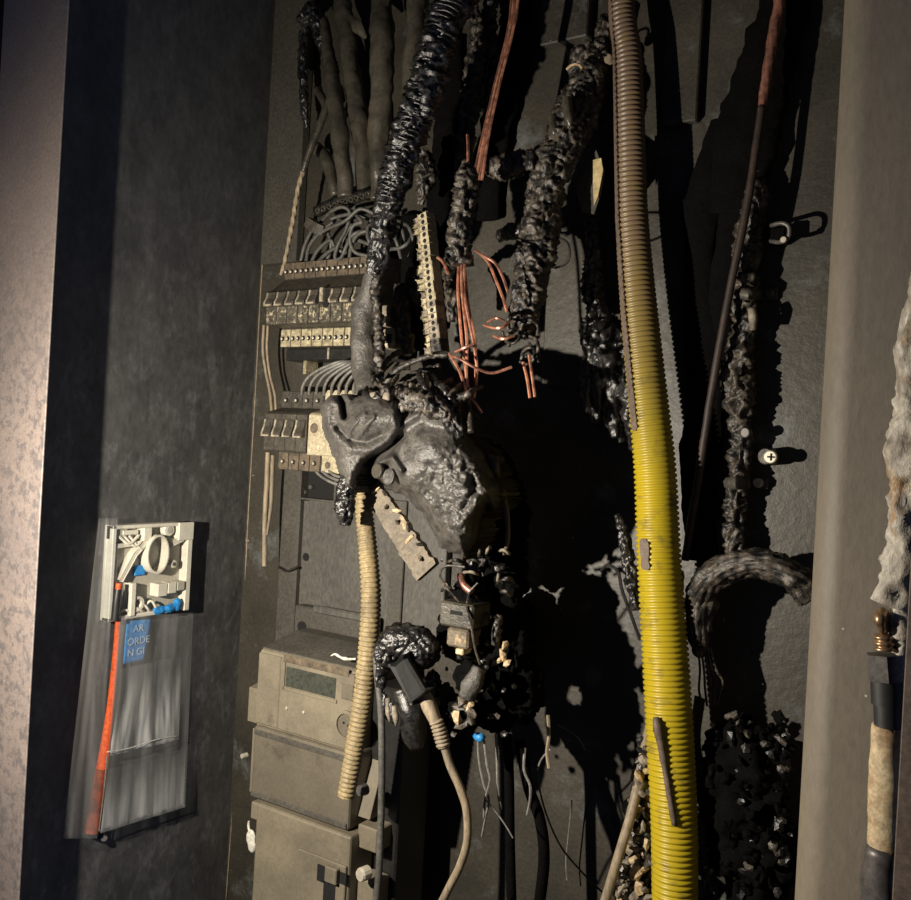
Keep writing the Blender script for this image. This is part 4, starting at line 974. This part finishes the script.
bt = wire('blue_scrap', 'tiny bright blue plastic scrap above dangling wires', 'scrap', [(475, 736, -.165), (480, 738, -.17), (485, 737, -.165)], [.003, .005, .002], 'blue', segs=8, flat=.6, amp=.3, nsc=200)
DW = [([(478, 738, -.165), (479, 760, -.165), (484, 785, -.165), (489, 800, -.16), (486, 815, -.155), (482, 836, -.15)], .0012, 'pale_cable', 'frayed pale wire hanging below the blue scrap'),
      ([(484, 740, -.165), (487, 765, -.165), (490, 780, -.165), (485, 800, -.165), (484, 818, -.16)], .0012, 'pale_cable', 'second frayed pale wire hanging below the blue scrap'),
      ([(486, 800, -.165), (496, 812, -.16), (506, 826, -.16), (513, 838, -.16)], .0008, 'pale_cable', 'fine pale wire strand drifting right below the blue scrap'),
      ([(496, 734, -.15), (497, 760, -.15), (498, 790, -.15), (501, 810, -.15)], .0013, 'pale_cable', 'straight pale wire end hanging under burnt cluster'),
      ([(525, 748, -.12), (524, 770, -.125), (530, 785, -.125), (530, 800, -.125), (527, 815, -.125)], .0014, 'pale_cable', 'forked pale wire end hanging under burnt cluster'),
      ([(548, 715, -.11), (549, 735, -.11), (547, 752, -.11), (549, 768, -.11)], .0018, 'beige_cable', 'beige wire end hanging right of burnt cluster'),
      ([(547, 752, -.11), (541, 760, -.11), (537, 770, -.105)], .0009, 'pale_cable', 'fine strand splayed from beige wire end'),
      ([(558, 725, -.06), (570, 732, -.06), (578, 738, -.06), (585, 750, -.055)], .0008, 'grey_cable', 'fine grey strand against back panel below cluster'),
      ([(544, 750, -.09), (538, 775, -.09), (545, 810, -.085), (560, 845, -.075), (580, 870, -.06), (600, 890, -.03), (608, 897, -.02)], .0010, 'black_cable', 'long thin black wire trailing down to heap of debris'),
      ([(572, 800, -.02), (569, 830, -.02), (566, 860, -.02), (567, 880, -.02)], .0008, 'pale_cable', 'fine dusty thread hanging on back panel')]
for p, r, m, lab in DW: wire('loose_wire', lab, 'wire', p, r, m, segs=6, step=.004)
wire('black_cable', 'thick black cable hanging straight below the burnt cluster', 'cable', [(507, 735, -.11), (509, 770, -.11), (510, 840, -.11), (512, 915, -.11)], .0052, 'char_and_shade', segs=12)
wire('black_cable', 'thick black cable bowing outward below the burnt cluster', 'cable', [(520, 740, -.10), (528, 785, -.11), (540, 820, -.11), (544, 860, -.11), (538, 915, -.10)], .0058, 'char_and_shade', segs=12)

# ================================================================== RIGHT-HAND SIDE
cc_ = thing('copper_cable', 'braided copper earth cable slanting down behind yellow hose, coloured dark lower down for shade', 'cable', W(685, 560, -.04))
tube('bare_braid', [(782, -30, -.035), (774, 30, -.042), (766, 80, -.044), (761, 112, -.046)], [.0054, .0052, .0046, .0036], 'dark_copper', cc_, segs=16, step=.002, fib=(5, .10, 260))
tube('shaded_length', [(762, 106, -.046), (748, 200, -.048), (730, 290, -.046), (712, 390, -.042), (698, 480, -.036), (685, 560, -.028)], [.0038, .004, .004, .004, .004, .004], 'shaded_copper', cc_, segs=12, step=.004, amp=.1)  # lower length coloured dark to stand for the hose's shadow
rc = thing('clamped_cable', 'charred vertical cable held by two clamps on back panel', 'cable', W(740, 540, -.01))
tube('charred_core', [(757, 165, -.016), (755, 200, -.022), (747, 245, -.024), (745, 290, -.022), (742, 340, -.022), (738, 385, -.024), (741, 430, -.022), (738, 480, -.022), (735, 515, -.022), (733, 545, -.024), (742, 568, -.024)],
     [.006, .010, .012, .011, .010, .015, .009, .010, .009, .010, .010], 'char_brown', rc, segs=18, step=.003, amp=.42, nsc=75)
for py, pxs in ((294, (733, 758, 765, 777)), (483, (727, 746, 752, 768))):
    tube('clamp_band', [W(pxs[0], py, -.004), W((pxs[0] + pxs[1]) / 2, py, -.036), W(pxs[1], py, -.004)], .0065, 'trunk_paint', rc, segs=8, step=.004)
    pbox('clamp_tab', pxs[1], pxs[3], py - 6, py + 6, -.006, -.0005, 'trunk_paint', rc, .001)
    disc('clamp_screw', W((pxs[2] + pxs[3]) / 2 - 1, py, -.006), (-.1, -1, 0), .0048, .005, 'screw_steel' if py > 400 else 'nut_grey', rc, 12)
tube('exposed_core', [(752, 310, -.034), (753, 318, -.036), (753, 330, -.034)], [.004, .0045, .003], 'ash', rc, segs=8)
disc('bare_lug', W(748, 433, -.030), (-.3, -1, 0), .005, .006, 'nut_grey', rc, 12)
ws = thing('panel_screw', 'bright cross-head screw on rust-scorched stud of back panel', 'screw', W(770, 456, 0))
disc('stud', W(772, 457, -.0005), (0, -1, 0), .0085, .027, 'char_brown', ws, 16)
disc('screw_head', W(771, 457, -.028), (0, -1, 0), .0062, .004, 'screw_steel', ws, 16)
hc = W(771, 457, -.0322)
box('cross_slot', hc.x - .0035, hc.x + .0035, hc.y - .0004, hc.y + .0004, hc.z - .0008, hc.z + .0008, 'hole_black', ws, 0)
box('cross_slot', hc.x - .0008, hc.x + .0008, hc.y - .0004, hc.y + .0004, hc.z - .0035, hc.z + .0035, 'hole_black', ws, 0)
wc = thing('wall_clip', 'small open metal clip standing off back panel beside the post', 'clip', W(785, 232, 0))
tube('clip_loop', [(770, 226, -.004), (773, 225, -.030), (782, 223, -.036), (789, 227, -.036), (788, 238, -.034), (780, 242, -.03), (771, 241, -.02), (769, 240, -.004)], .0022, 'nut_grey', wc, segs=8, step=.003)
disc('clip_rivet', W(784, 240, -.036), (0, -1, 0), .003, .003, 'screw_steel', wc, 10)
pbox('clip_block', 770, 786, 226, 240, -.026, -.0005, 'char_and_shade', wc, .002)
# arched stranded cable remains
wire('stranded_cable', 'burnt stranded cable arching over and behind the frame post', 'cable', [(697, 612, -.05), (703, 588, -.06), (720, 572, -.066), (745, 564, -.07), (772, 566, -.07), (795, 578, -.066), (812, 596, -.06)], [.012, .013, .013, .0125, .013, .013, .012], 'char_brown', segs=40, step=.0025, fib=(13, .10, 150), amp=.30, nsc=90)
wire('stranded_cable', 'burnt stranded cable hanging down beside yellow hose', 'cable', [(706, 580, -.05), (702, 605, -.055), (699, 630, -.055), (700, 655, -.05)], [.010, .013, .012, .006], 'char_brown', segs=36, step=.0025, fib=(11, .12, 120), amp=.30, nsc=90)
for i in range(5):
    wire('loose_strand', 'thin burnt strand hanging from stranded cable end', 'wire', [(698 + i * 3, 648, -.05), (700 + i * 4, 670, -.05), (699 + i * 6, 690 - i * 2, -.045), (703 + i * 4, 706, -.04)], .0013, 'char_brown', 'strands below the stranded cable', segs=6, step=.004)
wire('curved_cable', 'smooth pale tan cable curving from behind yellow hose', 'cable', [(662, 690, -.045), (649, 730, -.055), (640, 775, -.075), (631, 815, -.09), (619, 855, -.10), (604, 905, -.105)], .0047, 'beige_cable', segs=14)
wire('fine_cable', 'thin black cable arching left of yellow hose lower part', 'wire', [(601, 571, -.03), (608, 565, -.04), (618, 572, -.045), (622, 590, -.045), (630, 612, -.04), (640, 640, -.03)], .0018, 'black_cable', segs=6, step=.004)
# flat black shapes laid on the panel to stand for an unexplained shadow
fshade = thing('shadow_strip', 'broad matt black shape for the shadow behind the copper cable', 'cable', W(705, 560, 0))
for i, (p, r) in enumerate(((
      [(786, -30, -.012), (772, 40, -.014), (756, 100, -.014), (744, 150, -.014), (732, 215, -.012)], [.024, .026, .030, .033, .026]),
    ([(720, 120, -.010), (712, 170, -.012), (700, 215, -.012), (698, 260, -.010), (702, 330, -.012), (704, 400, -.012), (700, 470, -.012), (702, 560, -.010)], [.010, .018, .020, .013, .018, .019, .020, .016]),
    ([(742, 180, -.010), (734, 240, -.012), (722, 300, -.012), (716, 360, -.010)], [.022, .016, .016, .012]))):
    tube('shadow_piece', p, r, 'char_and_shade', fshade, segs=20, step=.004, amp=.22, nsc=50, flat=.40)

# ================================================================== DEBRIS
def heap(name, label, m_list, region, n, rr, seed, core):
    t = thing(name, label, 'debris', Vector((core[0][0].x, core[0][0].y, ZB)))
    v, f = blob_geo(core, voxel=.005, amp=.010, nsc=45, fine=.004, fsc=140)
    mk('charred_core', v, f, 'char_and_shade', t)
    rn = random.Random(seed); groups = {}
    for i in range(n):
        x, y, Y = region(rn); r = rn.uniform(*rr); m = rn.choice(m_list)
        groups.setdefault(m, []).append(chunk_geo(W(x, y, Y), r, seed * 100 + i, 1, (rn.uniform(.6, 1.5), .6, rn.uniform(.6, 1.5))))
    for m, g in groups.items():
        o = joined('fragments', g, m, t); o['kind'] = 'stuff'
    return t
c1 = [EL(630, 890, -.035, 16, 40, .026), EL(626, 960, -.04, 22, 60, .032), EL(637, 830, -.025, 9, 60, .016), (Vector((W(632, 890, -.05).x, -.05, ZB + .10)), (.035, .045, .12))]
heap('debris_heap', 'heap of burnt chips left of yellow hose base', ['ash', 'char', 'char_brown', 'bone', 'char', 'ash'],
     lambda rn: ((lambda y: (rn.uniform(642 - (y - 740) * .17, 651), y, -.06 - rn.random() * .025))(740 + 165 * rn.random() ** .6)), 170, (.0025, .007), 3, c1)
c2 = [EL(735, 800, -.04, 34, 80, .03), EL(728, 750, -.03, 20, 30, .02), EL(765, 850, -.035, 30, 60, .03), EL(752, 960, -.045, 36, 80, .04), (Vector((W(752, 900, -.045).x, -.05, ZB + .1)), (.04, .04, .12))]
heap('debris_heap', 'black charred debris right of the yellow hose base', ['char_and_shade', 'char', 'char_and_shade', 'char_and_shade', 'char_and_shade', 'char_brown'],
     lambda rn: (rn.uniform(706, 790), 712 + 190 * rn.random() ** .8, -.042 - rn.random() * .03), 330, (.0015, .0065), 4, c2)

# ================================================================== LEFT WALL: SOCKET BOX AND PLASTIC SLEEVE
BX = XL + .017
yb0, yb1 = WX(111, 570, BX).y, WX(191, 567, BX).y
zb0, zb1 = WX(150, 616, BX).z, WX(150, 524, BX).z
wl, wh = yb1 - yb0, zb1 - zb0
jb = thing('junction_box', 'open cream square junction box without lid on left wall', 'box', Vector((XL, (yb0 + yb1) / 2, zb0)))
def B(a, c, d=0): return Vector((XL + d, yb0 + a * wl, zb1 - c * wh))
def bx(name, a0, a1, c0, c1, d0, d1, m, bev=.0008, par=None): 
    p, q = B(a0, c0, d0), B(a1, c1, d1); return box(name, p.x, q.x, p.y, q.y, p.z, q.z, m, par or jb, bev)
bx('back_plate', 0, 1, 0, 1, .0004, .005, 'box_inner', .001)
bx('rim', 0, .045, .0, 1, .004, .017, 'box_plastic', .001); bx('rim', .93, 1, .0, 1, .004, .018, 'box_plastic', .001)
bx('rim', 0, 1, 0, .04, .004, .017, 'box_plastic', .001); bx('rim', 0, .78, .955, 1, .004, .017, 'box_plastic', .001)
bx('corner_block', .80, 1, 0, .20, .004, .019, 'box_plastic'); bx('corner_block', .0, .2, .02, .15, .004, .012, 'box_inner')
disc('corner_boss', B(.70, .08, .005), (1, 0, 0), .0085, .010, 'box_plastic', jb, 18); disc('boss_hole', B(.70, .08, .0152), (1, 0, 0), .0045, .0006, 'box_inner', jb, 14)
# oval ring
def ring_y(c, ra, rb, d0, d1, th, m, name, n=28):
    V, F = [], []
    for i in range(n):
        a = 2 * math.pi * i / n
        for rr, dd in ((1, d0), (1, d1), (1 - th, d1), (1 - th, d0)):
            V.append(Vector((XL + dd, c.y + ra * rr * math.cos(a), c.z + rb * rr * math.sin(a))))
    for i in range(n):
        j = (i + 1) % n
        for k in range(4): F.append((i * 4 + k, j * 4 + k, j * 4 + (k + 1) % 4, i * 4 + (k + 1) % 4))
    return mk(name, V, F, m, jb, False)
cc = B(.53, .33)
ring_y(cc, .0165, .0245, .004, .022, .10, 'box_plastic', 'centre_ring')
# diagonal rib and clips
def bar(name, a0, c0, a1, c1, w, d0, d1, m):
    p, q = B(a0, c0), B(a1, c1); d = (q - p).normalized(); n = Vector((1, 0, 0)); s = d.cross(n)
    return from_bm(name, obb((p + q) / 2 + Vector(((d0 + d1) / 2, 0, 0)), d, s, n, (q - p).length, w, d1 - d0, .0006), m, jb)
bar('rib', .13, .58, .28, .32, .006, .004, .016, 'box_plastic'); bar('rib', .28, .32, .45, .16, .006, .004, .016, 'box_plastic')
bar('rib', .66, .26, .88, .18, .007, .004, .016, 'box_plastic'); bar('rib', .05, .22, .34, .20, .005, .004, .014, 'box_plastic')
bx('clip', .36, .46, .04, .18, .004, .018, 'box_plastic'); bx('clip', .14, .32, .06, .11, .004, .014, 'box_plastic')
bx('side_wall', .05, .09, .30, .80, .004, .014, 'box_plastic')
disc('screw_boss', B(.77, .46, .005), (1, 0, 0), .0055, .012, 'box_plastic', jb, 14); disc('screw', B(.77, .46, .017), (1, 0, 0), .0025, .001, 'nut_grey', jb, 10)
bx('terminal', .56, .68, .66, .80, .004, .020, 'box_plastic'); bx('terminal', .69, .80, .66, .78, .004, .020, 'box_plastic'); bx('terminal', .81, .91, .66, .76, .004, .020, 'box_inner')
bx('blue_tag', .33, .46, .45, .56, .006, .009, 'blue'); 
bx('post', .24, .30, .62, .97, .004, .019, 'box_plastic'); disc('post_boss', B(.34, .85, .005), (1, 0, 0), .0095, .012, 'box_plastic', jb, 18, inner=.006)
for i in range(4):
    tube('inner_wire', [B(.14 + i * .10, .97, .008), B(.18 + i * .11, .90 - .02 * i, .014), B(.30 + i * .09, .93, .016), B(.44 + i * .04, .97, .010)], .0016, 'box_plastic', jb, segs=6, step=.003)
for i in range(3):
    tube('inner_wire', [B(.10 + i * .06, .12, .012), B(.20 + i * .07, .20 + .03 * i, .016), B(.32 + i * .05, .12 + .05 * i, .014)], .0018, 'box_plastic', jb, segs=6, step=.003)
bt_ = blob('blue_tape', [(B(.62, .955, .016), (.004, .011, .006)), (B(.74, .945, .017), (.004, .010, .006)), (B(.84, .92, .017), (.004, .007, .009))], 'blue', jb, voxel=.0012, amp=.0012, nsc=150)
pg = thing('marker_pen', 'black capped marker with orange end standing in junction box', 'pen', B(.10, .95, .022))
tube('barrel', [B(.075, .66, .020), B(.065, .78, .020), B(.055, .98, .020)], [.0042, .0048, .0048], 'black_plastic', pg, segs=12, step=.004)
tube('orange_end', [B(.08, .60, .020), B(.076, .67, .020)], .0036, 'orange', pg, segs=12, step=.003)
oc = thing('orange_cable', 'bright orange flat cable hanging below junction box, sooty at its lower end', 'cable', WX(92, 832, XL + .008))
tube('orange_length', [WX(118, 618, XL + .016), WX(115, 660, XL + .012), WX(110, 710, XL + .010), WX(104, 755, XL + .009), WX(101, 775, XL + .009)], [.0030, .0036, .0045, .0066, .0075], 'orange', oc, segs=12, step=.004)
tube('sooty_end', [WX(102, 768, XL + .009), WX(97, 800, XL + .008), WX(92, 832, XL + .008)], [.0076, .0088, .0088], 'orange_soot', oc, segs=12, step=.004)
# sleeve (thin clear plastic)
def sheet(name, corners, m, parent, nu=24, nv=40, wav=.0015, seed=0, off=0.):
    (a, b_, c, d) = corners; V, F = [], []
    for j in range(nv + 1):
        for i in range(nu + 1):
            u, v = i / nu, j / nv
            p = (a * (1 - u) + b_ * u) * (1 - v) + (d * (1 - u) + c * u) * v
            V.append(p + Vector((off + wav * (1 + noise.noise(Vector((u * 7 + seed, v * 1.6, 0))) + .5 * noise.noise(Vector((u * 18 + seed, v * 2.4, 4)))), 0, 0)))
    for j in range(nv):
        for i in range(nu):
            k = j * (nu + 1) + i; F.append((k, k + 1, k + nu + 2, k + nu + 1))
    o = mk(name, V, F, m, parent, True)
    s = o.modifiers.new('thick', 'SOLIDIFY'); s.thickness = .0004
    return o
sx = XL + .014
slv = thing('plastic_sleeve', 'crinkled clear plastic sleeve hanging below junction box', 'sleeve', WX(125, 830, XL + .002))
sheet('front_film', [WX(116, 616, sx), WX(190, 612, sx - .004), WX(182, 806, sx - .002), WX(98, 832, sx)], 'film_thin', slv, 30, 60, .0022, 3, .004)
sheet('inner_film', [WX(117, 668, sx - .004), WX(178, 655, sx - .006), WX(176, 738, sx - .006), WX(108, 755, sx - .004)], 'film', slv, 50, 40, .0036, 11, .002)
sheet('bottom_band', [WX(106, 768, sx), WX(183, 752, sx - .004), WX(182, 806, sx - .002), WX(98, 832, sx)], 'film', slv, 40, 10, .0015, 71, .003)
tube('fold_seam', [WX(107, 752, sx + .004), WX(130, 748, sx + .004), WX(155, 740, sx + .004), WX(177, 736, sx + .002)], .0006, 'white_seal', slv, segs=6, step=.003, amp=.5, nsc=160)
tube('bottom_hem', [WX(99, 831, sx + .004), WX(125, 822, sx + .003), WX(155, 813, sx + .002), WX(182, 805, sx + .001)], .0007, 'pale_cable', slv, segs=6)
tube('side_hem', [WX(107, 755, sx + .005), WX(104, 790, sx + .005), WX(99, 831, sx + .004)], .0008, 'pale_cable', slv, segs=6)
cov = sheet('film_backing', [WX(98, 518, XL + .022), WX(117, 518, XL + .022), WX(96, 838, XL + .018), WX(62, 838, XL + .018)], 'film_thin', None, 14, 60, .0016, 21)
tag(cov, 'strip of clear plastic film stuck along the wall beside box and orange cable', 'plastic film')
bl = thing('blue_label', 'blue printed label showing through the clear sleeve', 'label', WX(135, 660, XL + .006))
c4 = [WX(126, 621, XL + .009), WX(152, 619, XL + .009), WX(144, 660, XL + .009), WX(123, 664, XL + .009)]
sheet('label_paper', c4, 'blue', bl, 8, 12, .0004, 33)
for i, tx in enumerate(('AR', 'ORDE', 'N GI')):
    cv = bpy.data.curves.new('t', 'FONT'); cv.body = tx; cv.size = .0125; cv.extrude = .0001
    ob = bpy.data.objects.new('t', cv); COL.objects.link(ob)
    me = bpy.data.meshes.new_from_object(ob.evaluated_get(bpy.context.evaluated_depsgraph_get()))
    bpy.data.objects.remove(ob)
    me.materials.clear(); me.materials.append(MATS['ink_white'])
    o = bpy.data.objects.new('lettering', me); COL.objects.link(o); o.parent = bl
    p = WX((133, 127, 127)[i], (632.5, 646, 657)[i], XL + .0115)
    o.location = p - Vector(bl.location); o.rotation_euler = (math.radians(90), 0, math.radians(90))
wire('anchor_plug', 'small dark stud on the wall under the sleeve', 'screw', [WX(104, 838, XL), WX(104, 838, XL + .010)], .004, 'nut_grey', segs=10)

# corner wires by the left wall
wire('corner_wire', 'hair-thin pale wire running down the corner of left wall', 'wire', [WX(276, 60, XL + .004), WX(262, 270, XL + .004), WX(255, 400, XL + .004), WX(247, 540, XL + .004), WX(240, 700, XL + .004), WX(226, 900, XL + .004)], .0009, 'beige_cable', segs=6, step=.01)
for i, q in enumerate(((247, 540), (243, 707), (258, 362))):
    wire('wire_knot', 'small knot on the thin corner wire', 'knot', [WX(q[0] - 1, q[1], XL + .003), WX(q[0] + 3, q[1] + 1, XL + .008)], .0018, 'beige_cable', 'knots on the corner wire', segs=6)
CW = [([(264, 325, -.05), (263, 350, -.045), (266, 372, -.04), (270, 392, -.04), (272, 412, -.045)], .0022, 'beige_cable', 'tan wire bridging upper and lower breaker rows at left end'),
      ([(268, 325, -.05), (267, 350, -.045), (270, 375, -.04), (275, 395, -.04), (276, 412, -.045)], .0019, 'beige_cable', 'second tan wire bridging the breaker rows at left end'),
      ([(268, 452, -.05), (267, 480, -.045), (265, 520, -.045), (264.5, 566, -.045)], [.0034, .0036, .0034, .0034], 'beige_cable', 'stiff tan strip hanging straight below lower breakers'),
      ([(273, 455, -.05), (272, 480, -.045), (271, 505, -.045), (267, 535, -.044)], [.0028, .0030, .0028, .001], 'beige_cable', 'shorter tan strip hanging beside longer one')]
for p, r, m, lab in CW: wire('tan_wire', lab, 'wire', p, r, m, segs=8, step=.004)

# ================================================================== LUG CABLE IN FRONT OF POST
lc = thing('lug_cable', 'paint-peeled cable with copper lug running down the frame post', 'cable', W(880, 890, -.345))
YL = -.365
tube('peeled_sheath', [(932, 215, YL), (925, 280, YL), (919, 340, YL), (915, 420, YL), (911, 500, YL), (906, 570, YL), (894, 606, YL)], [.002, .007, .0105, .0115, .012, .0115, .009], 'plaster', lc, segs=30, step=.0022, amp=.4, nsc=110)
blob('plaster_lump', [EL(902, 625, YL, 13, 24, .012), EL(904, 660, YL, 9, 20, .010)], 'plaster', lc, voxel=.002, amp=.003, nsc=90, fine=.001)
blob('lug', [EL(882, 618, YL - .006, 8, 11, .010), EL(884, 628, YL - .006, 6, 8, .008)], 'brass', lc, voxel=.0015, amp=.0008, nsc=90, label='copper coloured lug')
tube('thread', [(884, 634, YL - .005), (885, 650, YL - .005)], [.0050, .0050], 'brass', lc, segs=14, rib=(.0032, .12))
tube('nut', [(884, 654, YL - .006), (886, 680, YL - .006)], [.0095, .0098], 'nut_grey', lc, segs=6, step=.006)
tube('sleeve', [(887, 678, YL - .004), (888, 704, YL - .004)], .0085, 'black_gloss', lc, segs=16)
tube('sleeve', [(888, 702, YL - .004), (889, 730, YL - .004)], .0074, 'black_gloss', lc, segs=16)
tube('bare_core', [(889, 726, YL - .003), (887, 770, YL - .003), (886, 815, YL - .003), (885, 852, YL - .003)], [.0082, .0092, .0092, .0085], 'bone', lc, segs=16, step=.004, amp=.14, nsc=60)
tube('lower_sheath', [(885, 846, YL - .003), (882, 880, YL - .003), (878, 930, YL - .003)], [.0090, .0105, .0105], 'nut_grey', lc, segs=16, step=.004, amp=.2, nsc=70)
